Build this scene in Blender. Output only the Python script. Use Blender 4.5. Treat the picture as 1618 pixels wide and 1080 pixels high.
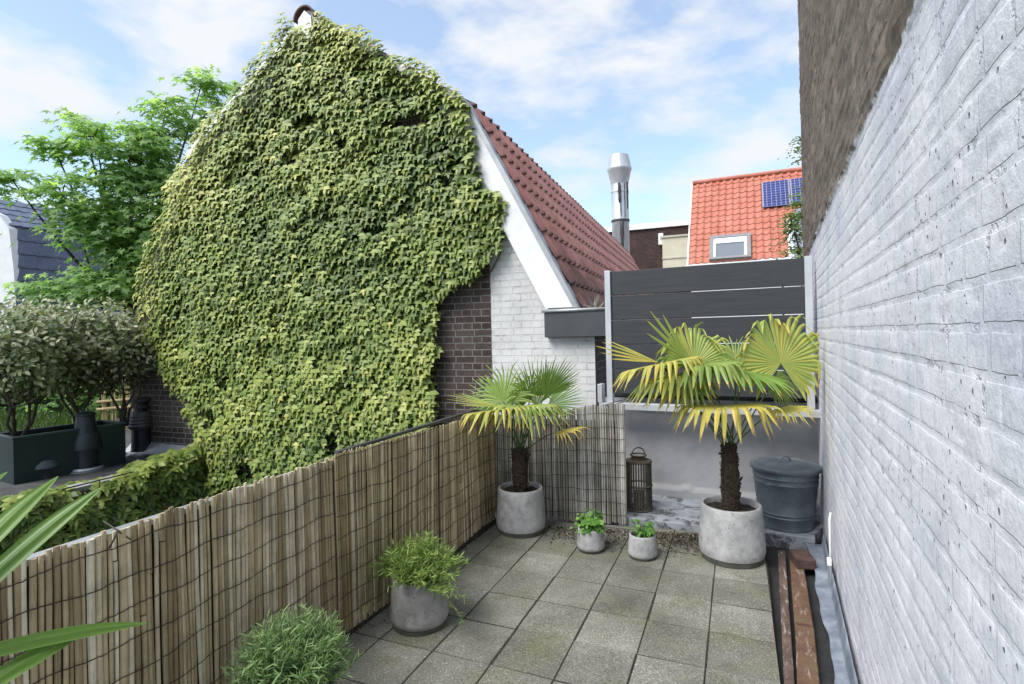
import bpy, bmesh, math, random
import numpy as np
from mathutils import Vector, Matrix
random.seed(7); RNG=np.random.default_rng(7)
for o in list(bpy.data.objects): bpy.data.objects.remove(o)
S=bpy.context.scene; C=S.collection
rad=math.radians
# ------------------------------------------------------------------ camera
F,CX,CY,RO,H=850.0,809.0,529.0,-0.022,1.487
cam=bpy.data.cameras.new('camera'); co=bpy.data.objects.new('camera',cam); C.objects.link(co); S.camera=co
cam.sensor_width=36; cam.lens=F/1618*36; cam.shift_y=-(540-CY)/1618; cam.clip_start=.02; cam.clip_end=3000
co.matrix_world=Matrix.Translation((0,0,H))@Matrix.Rotation(rad(90),4,'X')@Matrix.Rotation(RO,4,'Z')
# ------------------------------------------------------------------ world and sun
SUN_EL,SUN_AZ=rad(52),rad(236)      # azimuth clockwise from +Y: from the left, behind the camera
S.view_settings.view_transform='Standard'; S.view_settings.look='None'; S.view_settings.gamma=1
S.view_settings.exposure=1.1
W=bpy.data.worlds.new('World'); S.world=W; W.use_nodes=True
nt=W.node_tree; nt.nodes.clear()
def wn(t,**k):
    n=nt.nodes.new(t)
    for a,b in k.items(): setattr(n,a,b)
    return n
out=wn('ShaderNodeOutputWorld'); bg=wn('ShaderNodeBackground'); bg.inputs['Strength'].default_value=0.145
sky=wn('ShaderNodeTexSky',sky_type='NISHITA',sun_disc=False,sun_elevation=SUN_EL,sun_rotation=SUN_AZ,altitude=0,air_density=1.0,dust_density=0.6,ozone_density=2.2)
tc=wn('ShaderNodeTexCoord'); mp=wn('ShaderNodeMapping'); mp.inputs['Scale'].default_value=(1,1,2.3); mp.inputs['Location'].default_value=(5.3,2.2,1.9)
n1=wn('ShaderNodeTexNoise'); n1.inputs['Scale'].default_value=3.1; n1.inputs['Detail'].default_value=9; n1.inputs['Roughness'].default_value=.55; n1.inputs['Distortion'].default_value=.12
r1=wn('ShaderNodeValToRGB'); r1.color_ramp.elements[0].position=.47; r1.color_ramp.elements[1].position=.60
r1.color_ramp.elements[0].color=(.26,.26,.26,1); r1.color_ramp.elements[1].color=(1,1,1,1)
mix=wn('ShaderNodeMix',data_type='RGBA'); mix.inputs[7].default_value=(2.95,3.05,3.2,1)
L=nt.links
L.new(tc.outputs['Generated'],mp.inputs[0]); L.new(mp.outputs[0],n1.inputs['Vector']); L.new(n1.outputs[0],r1.inputs[0])
L.new(r1.outputs[0],mix.inputs[0]); tn=wn('ShaderNodeMix',data_type='RGBA',blend_type='MULTIPLY'); tn.inputs[0].default_value=1; tn.inputs[7].default_value=(.92,.96,.92,1); L.new(sky.outputs[0],tn.inputs[6]); L.new(tn.outputs[2],mix.inputs[6]); L.new(mix.outputs[2],bg.inputs[0]); L.new(bg.outputs[0],out.inputs[0])
sl=bpy.data.lights.new('sun','SUN'); sl.energy=2.3; sl.angle=rad(38); sl.color=(1,.96,.9)
so=bpy.data.objects.new('sun',sl); C.objects.link(so)
sd=Vector((math.sin(SUN_AZ)*math.cos(SUN_EL),math.cos(SUN_AZ)*math.cos(SUN_EL),math.sin(SUN_EL)))
so.rotation_euler=sd.to_track_quat('Z','Y').to_euler(); so.location=(-3,-3,8)
# ------------------------------------------------------------------ measuring helpers: photo pixel -> point in the place
def ray(px,py):
    u=(px-CX)/F; v=(py-CY)/F; c,s=math.cos(RO),math.sin(RO)
    return np.array([u*c+v*s,1.0,-(-u*s+v*c)])
def aty(px,py,Y): return np.array([0,0,H])+ray(px,py)*Y
def atz(px,py,z=0.0):
    q=ray(px,py); return np.array([0,0,H])+q*((z-H)/q[2])
# ------------------------------------------------------------------ object helpers
def tag(o,label=None,cat=None,group=None,kind=None):
    if label: o['label']=label
    if cat: o['category']=cat
    if group: o['group']=group
    if kind: o['kind']=kind
    return o
def empty(name,loc=(0,0,0),rz=0,**k):
    o=bpy.data.objects.new(name,None); C.objects.link(o); o.location=loc; o.rotation_euler=(0,0,rz); o.empty_display_size=.1
    return tag(o,**k)
def link(name,me,mats,parent=None,smooth=False,world=True):
    """link mesh as one object; if parent is given and world, vertices are in world space"""
    if not isinstance(mats,(list,tuple)): mats=[mats]
    for m in mats: me.materials.append(m)
    o=bpy.data.objects.new(name,me); C.objects.link(o)
    if smooth: me.polygons.foreach_set('use_smooth',[True]*len(me.polygons))
    if parent is not None:
        o.parent=parent
        if world:
            o.matrix_parent_inverse=pm(parent).inverted()
    return o
def pm(o):
    M=Matrix.Translation(o.location)@o.rotation_euler.to_matrix().to_4x4()
    if o.parent: return pm(o.parent)@o.matrix_parent_inverse@M
    return M
def npmesh(name,V,Fc,attrs=None,smooth=False):
    """V (n,3); Fc list of lists or (m,k) array; attrs {name: per-vertex floats}"""
    V=np.asarray(V,dtype=np.float32); me=bpy.data.meshes.new(name)
    if isinstance(Fc,np.ndarray):
        m,k=Fc.shape; me.vertices.add(len(V)); me.vertices.foreach_set('co',V.ravel())
        me.loops.add(m*k); me.loops.foreach_set('vertex_index',Fc.astype(np.int32).ravel())
        me.polygons.add(m); me.polygons.foreach_set('loop_start',np.arange(0,m*k,k,dtype=np.int32))
        try: me.polygons.foreach_set('loop_total',np.full(m,k,dtype=np.int32))
        except Exception: pass
        me.update(calc_edges=True); me.validate()
    else:
        me.from_pydata([tuple(map(float,v)) for v in V],[],Fc); me.update()
    if attrs:
        for n,a in attrs.items():
            at=me.attributes.new(n,'FLOAT','POINT'); at.data.foreach_set('value',np.asarray(a,dtype=np.float32))
    if smooth: me.polygons.foreach_set('use_smooth',[True]*len(me.polygons))
    return me
class MB:
    def __init__(s): s.V=[];s.F=[];s.A=[]
    def add(s,V,Fc,a=0.5):
        b=len(s.V); s.V+= [tuple(v) for v in V]; s.F+=[[i+b for i in f] for f in Fc]; s.A+=[a]*len(V)
    def box(s,x0,x1,y0,y1,z0,z1,M=None,a=.5):
        V=[(x,y,z) for z in (z0,z1) for y in (y0,y1) for x in (x0,x1)]
        if M is not None: V=[tuple(M@Vector(v)) for v in V]
        s.add(V,[[0,2,3,1],[4,5,7,6],[0,1,5,4],[2,6,7,3],[0,4,6,2],[1,3,7,5]],a)
    def tube(s,pts,r,n=8,cap=True,a=.5):
        pts=[Vector(p) for p in pts]; R=r if isinstance(r,(list,tuple)) else [r]*len(pts)
        V=[];Fc=[]; ref=None
        for i,p in enumerate(pts):
            t=(pts[min(i+1,len(pts)-1)]-pts[max(i-1,0)])
            if t.length<1e-9: t=Vector((0,0,1))
            t.normalize()
            if ref is None: ref=Vector((0,0,1)) if abs(t.z)<.9 else Vector((1,0,0))
            x=(ref-t*ref.dot(t)); x.normalize(); ref=x; y=t.cross(x)
            for k in range(n):
                an=2*math.pi*k/n; V.append(p+(x*math.cos(an)+y*math.sin(an))*R[i])
        for i in range(len(pts)-1):
            for k in range(n):
                k2=(k+1)%n; Fc.append([i*n+k,i*n+k2,(i+1)*n+k2,(i+1)*n+k])
        if cap: Fc.append(list(range(n))[::-1]); Fc.append([(len(pts)-1)*n+k for k in range(n)])
        s.add(V,Fc,a)
    def lathe(s,prof,c=(0,0,0),n=48,cap0=True,cap1=True,a=.5,wob=0):
        V=[];Fc=[]
        for i,(r,z) in enumerate(prof):
            for k in range(n):
                an=2*math.pi*k/n; rr=r*(1+wob*math.sin(3*an+i)+wob*.6*math.sin(5*an+2*i)); V.append((c[0]+rr*math.cos(an),c[1]+rr*math.sin(an),c[2]+z))
        for i in range(len(prof)-1):
            for k in range(n):
                k2=(k+1)%n; Fc.append([i*n+k,i*n+k2,(i+1)*n+k2,(i+1)*n+k])
        if cap0: Fc.append([k for k in range(n)][::-1])
        if cap1: Fc.append([(len(prof)-1)*n+k for k in range(n)])
        s.add(V,Fc,a)
    def prism(s,poly,z0,z1,a=.5):
        n=len(poly); V=[(p[0],p[1],z0) for p in poly]+[(p[0],p[1],z1) for p in poly]
        ar=sum(poly[i][0]*poly[(i+1)%n][1]-poly[(i+1)%n][0]*poly[i][1] for i in range(n))
        Fc=[list(range(n))[::-1],[n+i for i in range(n)]]+[[i,(i+1)%n,n+(i+1)%n,n+i] for i in range(n)]
        if ar<0: Fc=[f[::-1] for f in Fc]
        s.add(V,Fc,a)
    def build(s,name,mats,parent=None,smooth=False,bevel=0,world=True,auto=None):
        me=npmesh(name,np.array(s.V),s.F,{'tint':s.A})
        o=link(name,me,mats,parent,smooth,world)
        if bevel:
            b=o.modifiers.new('b','BEVEL'); b.width=bevel; b.segments=2; b.limit_method='ANGLE'; b.angle_limit=rad(40)
        if auto:
            for p in me.polygons: p.use_smooth=True
            me.set_sharp_from_angle(angle=rad(auto))
        return o
# value noise in numpy
def _h(i,j,s):
    n=(i.astype(np.int64)*374761393+j.astype(np.int64)*668265263+s*974711)&0x7fffffff
    n=((n^(n>>13))*1274126177)&0x7fffffff
    return ((n^(n>>16))&0xffff)/65535.0
def vn(x,y,s=0):
    i=np.floor(x);j=np.floor(y);fx=x-i;fy=y-j;fx=fx*fx*(3-2*fx);fy=fy*fy*(3-2*fy)
    a=_h(i,j,s);b=_h(i+1,j,s);c=_h(i,j+1,s);d=_h(i+1,j+1,s)
    return (a*(1-fx)+b*fx)*(1-fy)+(c*(1-fx)+d*fx)*fy
def fbm(x,y,o=4,s=0):
    r=0;am=.5;t=0
    for k in range(o): r=r+am*vn(x*2**k,y*2**k,s+k);t+=am;am*=.5
    return r/t
# ------------------------------------------------------------------ materials
def M_(name):
    m=bpy.data.materials.new(name); m.use_nodes=True; t=m.node_tree; p=t.nodes['Principled BSDF']
    return m,t,p
def N(t,ty,**k):
    n=t.nodes.new(ty)
    for a,b in k.items():
        if a in n.inputs.keys(): n.inputs[a].default_value=b
        else: setattr(n,a,b)
    return n
def coords(t,scale=(1,1,1),kind='Object'):
    c=t.nodes.new('ShaderNodeTexCoord'); m=t.nodes.new('ShaderNodeMapping'); m.inputs['Scale'].default_value=scale
    t.links.new(c.outputs[kind],m.inputs[0]); return m.outputs[0]
def ramp(t,src,stops):
    r=t.nodes.new('ShaderNodeValToRGB'); e=r.color_ramp.elements
    while len(e)<len(stops): e.new(.5)
    for q,(p,c) in zip(e,stops):
        q.position=p; q.color=(c,c,c,1) if isinstance(c,(int,float)) else (*c,1)
    t.links.new(src,r.inputs[0]); return r.outputs[0]
def mixc(t,f,a,b,mode='MIX'):
    m=t.nodes.new('ShaderNodeMix'); m.data_type='RGBA'; m.blend_type=mode
    for i,v in ((0,f),(6,a),(7,b)):
        if hasattr(v,'links') : t.links.new(v,m.inputs[i])
        elif isinstance(v,(int,float)): m.inputs[i].default_value=v
        else: m.inputs[i].default_value=(*v,1)
    return m.outputs[2]
def math_(t,op,a,b=0.0,c=None):
    m=t.nodes.new('ShaderNodeMath'); m.operation=op
    for i,v in enumerate((a,b,c)):
        if v is None: continue
        if hasattr(v,'links'): t.links.new(v,m.inputs[i])
        else: m.inputs[i].default_value=v
    return m.outputs[0]
def bump(t,p,src,strength=.5,dist=.01,prev=None):
    b=t.nodes.new('ShaderNodeBump'); b.inputs['Strength'].default_value=strength; b.inputs['Distance'].default_value=dist
    t.links.new(src,b.inputs['Height'])
    if prev: t.links.new(prev,b.inputs['Normal'])
    if p: t.links.new(b.outputs[0],p.inputs['Normal'])
    return b.outputs[0]
def noise(t,co_,scale,detail=5,rough=.55,dist=0):
    n=N(t,'ShaderNodeTexNoise',Scale=scale,Detail=detail,Roughness=rough,Distortion=dist); t.links.new(co_,n.inputs['Vector']); return n.outputs[0]
def attr(t,name='tint'):
    a=t.nodes.new('ShaderNodeAttribute'); a.attribute_name=name; return a.outputs['Fac']
def simple(name,stops,scale=8,rough=.7,bs=.3,bd=.004,bscale=None,metal=0,coord=(1,1,1),spec=.5,detail=6):
    m,t,p=M_(name); c=coords(t,coord)
    p.inputs['Roughness'].default_value=rough; p.inputs['Metallic'].default_value=metal; p.inputs['Specular IOR Level'].default_value=spec
    t.links.new(ramp(t,noise(t,c,scale,detail,.6),stops),p.inputs['Base Color'])
    if bs: bump(t,p,noise(t,c,bscale or scale*4,6,.6),bs,bd)
    return m
def leafmat(name,stops,trans=.25,rough=.45,tr=None,spec=.4):
    m,t,p=M_(name); col=ramp(t,attr(t),stops)
    c=coords(t); col=mixc(t,.22,col,ramp(t,noise(t,c,6,3),[(.3,.35),(.7,1.0)]),'MULTIPLY')
    t.links.new(col,p.inputs['Base Color']); p.inputs['Roughness'].default_value=rough; p.inputs['Specular IOR Level'].default_value=spec
    tb=t.nodes.new('ShaderNodeBsdfTranslucent'); t.links.new(mixc(t,1.0,col,tr or (1.3,1.4,.5),'MULTIPLY'),tb.inputs[0])
    ms=t.nodes.new('ShaderNodeMixShader'); ms.inputs[0].default_value=trans
    t.links.new(p.outputs[0],ms.inputs[1]); t.links.new(tb.outputs[0],ms.inputs[2]); t.links.new(ms.outputs[0],t.nodes['Material Output'].inputs[0])
    return m
def brickmat(name,b1,b2,mortar,paint=None,paint_s=None,bw=.222,bh=.0706,msize=.009,bd=.006,header=True,patch=None,rough=.85,zoff=0,tone=None,cols2=None):
    """brick in the object's x/z plane; paint: colour stops laid over everything (or beyond x=paint_s)"""
    m,t,p=M_(name); tcn=t.nodes.new('ShaderNodeTexCoord'); sx=t.nodes.new('ShaderNodeSeparateXYZ'); t.links.new(tcn.outputs['Object'],sx.inputs[0])
    nz=noise(t,tcn.outputs['Object'],9,3); wob=math_(t,'MULTIPLY',math_(t,'SUBTRACT',nz,.5),.012)
    cx=t.nodes.new('ShaderNodeCombineXYZ'); t.links.new(math_(t,'ADD',math_(t,'ADD',sx.outputs[0],sx.outputs[1]),wob),cx.inputs[0]); t.links.new(math_(t,'ADD',math_(t,'ADD',sx.outputs[2],wob),zoff),cx.inputs[1])
    br=N(t,'ShaderNodeTexBrick'); br.offset=.25 if header else .5; br.offset_frequency=2; br.squash=.5 if header else 1; br.squash_frequency=2
    for k,v in dict(Scale=1.0,**{'Mortar Size':msize,'Mortar Smooth':.18,'Bias':0,'Brick Width':bw,'Row Height':bh}).items(): br.inputs[k].default_value=v
    br.inputs['Color1'].default_value=(*b1,1); br.inputs['Color2'].default_value=(*b2,1); br.inputs['Mortar'].default_value=(*mortar,1)
    t.links.new(cx.outputs[0],br.inputs['Vector'])
    co_=tcn.outputs['Object']
    n2=noise(t,co_,30,8,.7); n3=noise(t,co_,1.3,5,.6)
    col=mixc(t,.75,br.outputs[0],ramp(t,n2,[(.25,.35),(.75,1.25)]),'MULTIPLY')
    col=mixc(t,.8,col,ramp(t,n3,[(.25,.55),(.75,1.2)]),'MULTIPLY')
    if tone: col=mixc(t,ramp(t,noise(t,co_,4,7,.7),tone[0]),col,tone[1])
    hgt=math_(t,'SUBTRACT',math_(t,'MULTIPLY',n2,.5),br.outputs['Fac'])
    p.inputs['Roughness'].default_value=rough; p.inputs['Specular IOR Level'].default_value=.25
    t.links.new(col,p.inputs['Base Color']); bump(t,p,hgt,.9,bd)
    m['_']=0
    return m,t,p,dict(co=co_,sx=sx,br=br,col=col,n2=n2,n3=n3,hgt=hgt)
# --- stuff materials
concrete=simple('concrete_grey',[(.3,(.20,.205,.21)),(.52,(.30,.305,.31)),(.75,(.39,.395,.40))],7,.85,.5,.004,60)
def pitted(name,stops,sc=6):
    m,t,p=M_(name); c=coords(t); base=ramp(t,noise(t,c,sc,7,.6),stops)
    v=N(t,'ShaderNodeTexVoronoi',Scale=38.0,Randomness=1.0); t.links.new(c,v.inputs['Vector'])
    gate=ramp(t,noise(t,c,14,2),[(.46,0),(.54,1)]); base=mixc(t,.8,base,ramp(t,noise(t,c,22,6,.7),[(.3,.68),(.5,1),(.7,1.18)]),'MULTIPLY')
    pit=math_(t,'MULTIPLY',ramp(t,v.outputs['Distance'],[(.08,1),(.16,0)]),gate)
    sc_=coords(t,(1,1,12)); cr=math_(t,'MULTIPLY',ramp(t,noise(t,sc_,5,3,.5,.5),[(.485,0),(.5,1),(.515,0)]),gate)
    pit=math_(t,'MAXIMUM',pit,math_(t,'MULTIPLY',cr,.25))
    t.links.new(mixc(t,math_(t,'MULTIPLY',pit,.85),base,(.06,.06,.058)),p.inputs['Base Color'])
    p.inputs['Roughness'].default_value=.85
    b=bump(t,None,noise(t,c,70,6),.25,.002); bump(t,p,math_(t,'MULTIPLY',pit,-1),.6,.006,b)
    return m
pot_light=pitted('pot_concrete',[(.28,(.22,.22,.225)),(.5,(.34,.34,.345)),(.72,(.45,.45,.45))])
pot_dark=pitted('pot_concrete_damp',[(.3,(.14,.138,.13)),(.5,(.26,.255,.245)),(.72,(.38,.375,.36))],5)
darkfoot=simple('dark_concrete_foot',[(.3,(.05,.052,.045)),(.7,(.10,.10,.08))],9,.8,.3)  # darker concrete for the recessed base ring
soil=simple('soil',[(.3,(.012,.010,.008)),(.6,(.035,.028,.02)),(.8,(.07,.06,.045))],25,.95,1,.02,40)
bitumen=simple('bitumen',[(.3,(.014,.015,.016)),(.6,(.03,.031,.033)),(.8,(.055,.057,.06))],6,.8,.6,.006,50)
lead=simple('lead_flashing',[(.3,(.11,.13,.165)),(.5,(.18,.21,.26)),(.7,(.30,.335,.39))],9,.6,.8,.01,14)
alu=simple('aluminium',[(.3,(.42,.44,.47)),(.7,(.55,.57,.60))],5,.45,.1,.001,80,metal=.3)
composite=simple('dark_composite_board',[(.3,(.020,.023,.027)),(.7,(.036,.040,.046))],3,.6,.3,.002,30,coord=(1,1,14))
whitepaint=simple('white_painted_board',[(.2,(.66,.67,.68)),(.6,(.80,.81,.81)),(.8,(.84,.84,.84))],5,.5,.15,.002,40)
greypaint=simple('grey_painted_render',[(.25,(.22,.222,.235)),(.5,(.29,.292,.305)),(.75,(.35,.352,.365))],3,.85,.8,.008,9)
gutterm=simple('dark_grey_zinc',[(.3,(.045,.048,.052)),(.7,(.065,.068,.073))],4,.5,.15,.002,50)
zinc=simple('zinc_trim',[(.3,(.30,.31,.33)),(.7,(.45,.46,.48))],6,.45,.1,.002,50,metal=.4)
steel=simple('stainless_flue',[(.3,(.42,.43,.46)),(.7,(.62,.63,.66))],3,.38,.05,.002,30,metal=.5,coord=(1,1,.3))
soot=simple('soot_strap',[(.3,(.03,.03,.03)),(.7,(.07,.07,.07))],8,.7,.1)
darkplastic=simple('dark_vent_plastic',[(.3,(.008,.013,.018)),(.7,(.018,.026,.034))],5,.45,.1)
greyvent=simple('weathered_grey_vent',[(.3,(.035,.035,.037)),(.7,(.08,.08,.082))],10,.6,.2)
planterm=simple('dark_green_planter',[(.3,(.006,.016,.017)),(.7,(.012,.028,.030))],4,.45,.1)
bark=simple('bark',[(.3,(.03,.024,.018)),(.7,(.09,.075,.055))],14,.95,.8,.01,30)
galv=None
def mk_galv():
    m,t,p=M_('galvanised_steel'); c=coords(t)
    v=N(t,'ShaderNodeTexVoronoi',Scale=70.0); t.links.new(c,v.inputs['Vector'])
    n=noise(t,c,5,5); f=math_(t,'ADD',math_(t,'MULTIPLY',v.outputs['Distance'],.12),math_(t,'MULTIPLY',n,.88))
    t.links.new(ramp(t,f,[(.3,(.085,.10,.12)),(.5,(.14,.165,.19)),(.7,(.23,.255,.28))]),p.inputs['Base Color'])
    p.inputs['Metallic'].default_value=.45; p.inputs['Roughness'].default_value=.55; bump(t,p,n,.1,.002); return m
galv=mk_galv()
def mk_tile():
    m,t,p=M_('paving_concrete'); c=coords(t)
    base=ramp(t,noise(t,c,2.2,6,.6),[(.3,(.095,.095,.078)),(.5,(.165,.163,.138)),(.7,(.235,.232,.205))])
    base=mixc(t,1,base,ramp(t,attr(t),[(0,.82),(1,1.18)]),'MULTIPLY')
    moss=ramp(t,noise(t,c,3.1,5,.6,.4),[(.52,0),(.68,1)]); base=mixc(t,math_(t,'MULTIPLY',moss,.6),base,(.14,.145,.07))
    drt=ramp(t,noise(t,c,6,6,.65),[(.55,0),(.72,1)]); base=mixc(t,math_(t,'MULTIPLY',drt,.45),base,(.075,.075,.06))
    sp=noise(t,c,125,3,.75); base=mixc(t,1,base,ramp(t,sp,[(.32,.45),(.48,.95),(.6,1.2),(.72,3.2)]),'MULTIPLY')
    t.links.new(base,p.inputs['Base Color']); p.inputs['Roughness'].default_value=.88
    b=bump(t,None,sp,.8,.004); bump(t,p,noise(t,c,20,5),.3,.004,b); return m
tilem=mk_tile()
def mk_bamboo(name,a,b,c_):
    m,t,p=M_(name); c=coords(t,(1,1,.06)); col=ramp(t,attr(t),[(0,a),(.5,b),(1,c_)])
    col=mixc(t,.8,col,ramp(t,noise(t,c,70,5,.7),[(.28,.45),(.5,.95),(.75,1.25)]),'MULTIPLY')
    col=mixc(t,.6,col,ramp(t,noise(t,coords(t),5,5,.7),[(.35,.5),(.65,1.2)]),'MULTIPLY')
    t.links.new(col,p.inputs['Base Color']); p.inputs['Roughness'].default_value=.7; bump(t,p,noise(t,c,120,4),.4,.002); return m
bam_near=mk_bamboo('split_bamboo',(.34,.26,.14),(.58,.475,.29),(.80,.73,.56))
bam_far=mk_bamboo('reed_bamboo',(.27,.20,.09),(.50,.40,.22),(.76,.68,.50))
bam_back=mk_bamboo('weathered_reed',(.22,.205,.17),(.37,.345,.30),(.58,.555,.52))
wire=simple('dark_wire',[(.3,(.02,.017,.012)),(.7,(.04,.034,.025))],20,.7,0)
ivym=leafmat('ivy_leaf',[(0,(.06,.115,.025)),(.4,(.195,.27,.055)),(.75,(.345,.41,.095)),(1,(.52,.52,.15))],.22,.45,(1.2,1.25,.55),.38)
maplem=leafmat('maple_leaf',[(0,(.13,.25,.085)),(.5,(.30,.47,.18)),(1,(.55,.68,.36))],.55,.5,(1.5,1.6,.8),.4)
shrubm=leafmat('silver_shrub_leaf',[(0,(.05,.075,.028)),(.42,(.13,.17,.07)),(.75,(.26,.30,.165)),(1,(.52,.52,.38))],.32,.45)
lavm=leafmat('lavender_leaf',[(0,(.07,.11,.045)),(.5,(.18,.30,.11)),(1,(.36,.48,.22))],.25,.6)
lavm2=leafmat('lavender_leaf_bright',[(0,(.08,.10,.035)),(.5,(.21,.33,.075)),(1,(.40,.52,.15))],.25,.6)
palmm=leafmat('palm_leaf',[(0,(.035,.085,.022)),(.35,(.15,.27,.055)),(.6,(.34,.43,.11)),(.85,(.60,.48,.10)),(.94,(.50,.36,.10)),(1,(.12,.08,.045))],.25,.45,(1.2,1.25,.6))
strapm=leafmat('strap_leaf',[(0,(.07,.16,.025)),(.5,(.14,.26,.05)),(.9,(.24,.38,.10)),(1,(.4,.45,.28))],.25,.35)
herbm=leafmat('herb_leaf',[(0,(.06,.16,.03)),(1,(.18,.38,.07))],.3,.5)
litterm=leafmat('leaf_litter',[(0,(.02,.014,.008)),(.6,(.06,.045,.025)),(.93,(.12,.09,.05)),(1,(.35,.33,.28))],.05,.8,(1,1,1))
grassm=leafmat('lawn_grass',[(0,(.04,.08,.02)),(1,(.10,.17,.045))],.3,.6)
# ------------------------------------------------------------------ leaf clouds
def tpl_ivy():
    V=np.array([(0,-.42,-.0),(0,.05,.0),(-.26,.12,-.05),(-.58,-.28,-.16),(-.27,-.34,-.06),(-.16,-.62,-.06),(0,-1,-.2),(.16,-.62,-.06),(.27,-.34,-.06),(.58,-.28,-.16),(.26,.12,-.05)])
    V[:,2]*=.55; V[0,2]=.05; V[1,2]=.02; V[[3,9],0]*=1.08; V[[4,8],1]+=.07; V[[4,8],0]*=.85
    return V,np.array([(0,i,i+1) for i in range(1,10)]+[(0,10,1)])
def tpl_maple():
    pts=[(0,0)]
    for a,r in ((-140,.35),(-115,.62),(-90,.33),(-62,.85),(-33,.36),(0,1),(33,.36),(62,.85),(90,.33),(115,.62),(140,.35)):
        pts.append((math.sin(rad(a))*r,-math.cos(rad(a))*r-.0))
    V=np.array([(x,y,-.12*(x*x+y*y)) for x,y in pts]); V[0,2]=.06
    return V,np.array([(0,i,i+1) for i in range(1,11)])
def tpl_oval(w=.3):
    return np.array([(0,0,0),(-w,-.35,.07),(-w*.8,-.72,.05),(0,-1,-.08),(w*.8,-.72,.05),(w,-.35,.07),(0,-.5,-.03)]),np.array([(6,0,1),(6,1,2),(6,2,3),(6,3,4),(6,4,5),(6,5,0)])
def tpl_blade(w=.06):
    return np.array([(-w*.5,0,0),(w*.5,0,0),(-w,-.5,.03),(w,-.5,.03),(0,-1,-.06)]),np.array([(0,2,3),(0,3,1),(2,4,3)])
def leaves(name,P,Nn,T,size,tint,tpl,mat,parent=None,smooth=False):
    """P positions, Nn normals, T tip directions"""
    V0,F0=tpl; n=len(P); P=np.asarray(P,float);Nn=np.asarray(Nn,float);T=np.asarray(T,float)
    Nn/=np.linalg.norm(Nn,axis=1)[:,None]+1e-9
    T=T-Nn*(T*Nn).sum(1)[:,None]; T/=np.linalg.norm(T,axis=1)[:,None]+1e-9
    X=np.cross(Nn,-T)*-1
    X=np.cross(-T,Nn)
    sz=np.asarray(size)[:,None,None]
    V=P[:,None,:]+sz*(V0[None,:,0:1]*X[:,None,:]+V0[None,:,1:2]*(-T[:,None,:])+V0[None,:,2:3]*Nn[:,None,:])
    k=len(V0); Fc=(F0[None]+(np.arange(n)*k)[:,None,None]).reshape(-1,3)
    me=npmesh(name,V.reshape(-1,3),Fc,{'tint':np.repeat(np.clip(tint,0,1),k)})
    return link(name,me,mat,parent,smooth)
def inpoly(x,y,poly):
    r=np.zeros(len(x),bool); n=len(poly)
    for i in range(n):
        x0,y0=poly[i];x1,y1=poly[(i+1)%n]
        if y0==y1: continue
        c=((y0>y)!=(y1>y))&(x<(x1-x0)*(y-y0)/(y1-y0)+x0); r^=c
    return r
def rn(n,s=1.0): return RNG.normal(0,s,n)
# ================================================================== SETTING
TH=rad(22.6)                        # direction of the paving and the left fence
tu=np.array([math.cos(TH),-math.sin(TH)]); tw=np.array([math.sin(TH),math.cos(TH)])
def ground_sheet():
    mb=MB(); mb.add([(-600,-600,-3.2),(600,-600,-3.2),(600,900,-3.2),(-600,900,-3.2)],[[0,1,2,3]])
    return mb.build('ground',simple('ground_gravel',[(.3,(.05,.05,.045)),(.7,(.12,.115,.10))],.8,.9,.5,.02,5))
tag(ground_sheet(),kind='structure')
# terrace: a flat roof covered with bitumen, its left edge under the fence
FL=np.array([-.77,3.0])             # a point of the left fence line
def fl(Y,off=0): # point on left fence line at depth Y, off to the right
    p=FL+tw*((Y-FL[1])/tw[1]); return p+tu*off
WT=.4925; WO=.30                    # right wall line X=WO+WT*Y
def wl(Y,off=0):
    a=math.atan(WT); return np.array([WO+WT*Y,Y])+np.array([-math.cos(a),math.sin(a)])*off
mb=MB(); poly=[fl(-2.5,-.08),wl(-2.5,-.0),wl(4.9,0),(.75,5.2),fl(4.46,-.08)]
mb.prism([tuple(p) for p in poly],-3.19,-.05); tag(mb.build('roof_terrace',bitumen),kind='structure')
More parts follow.
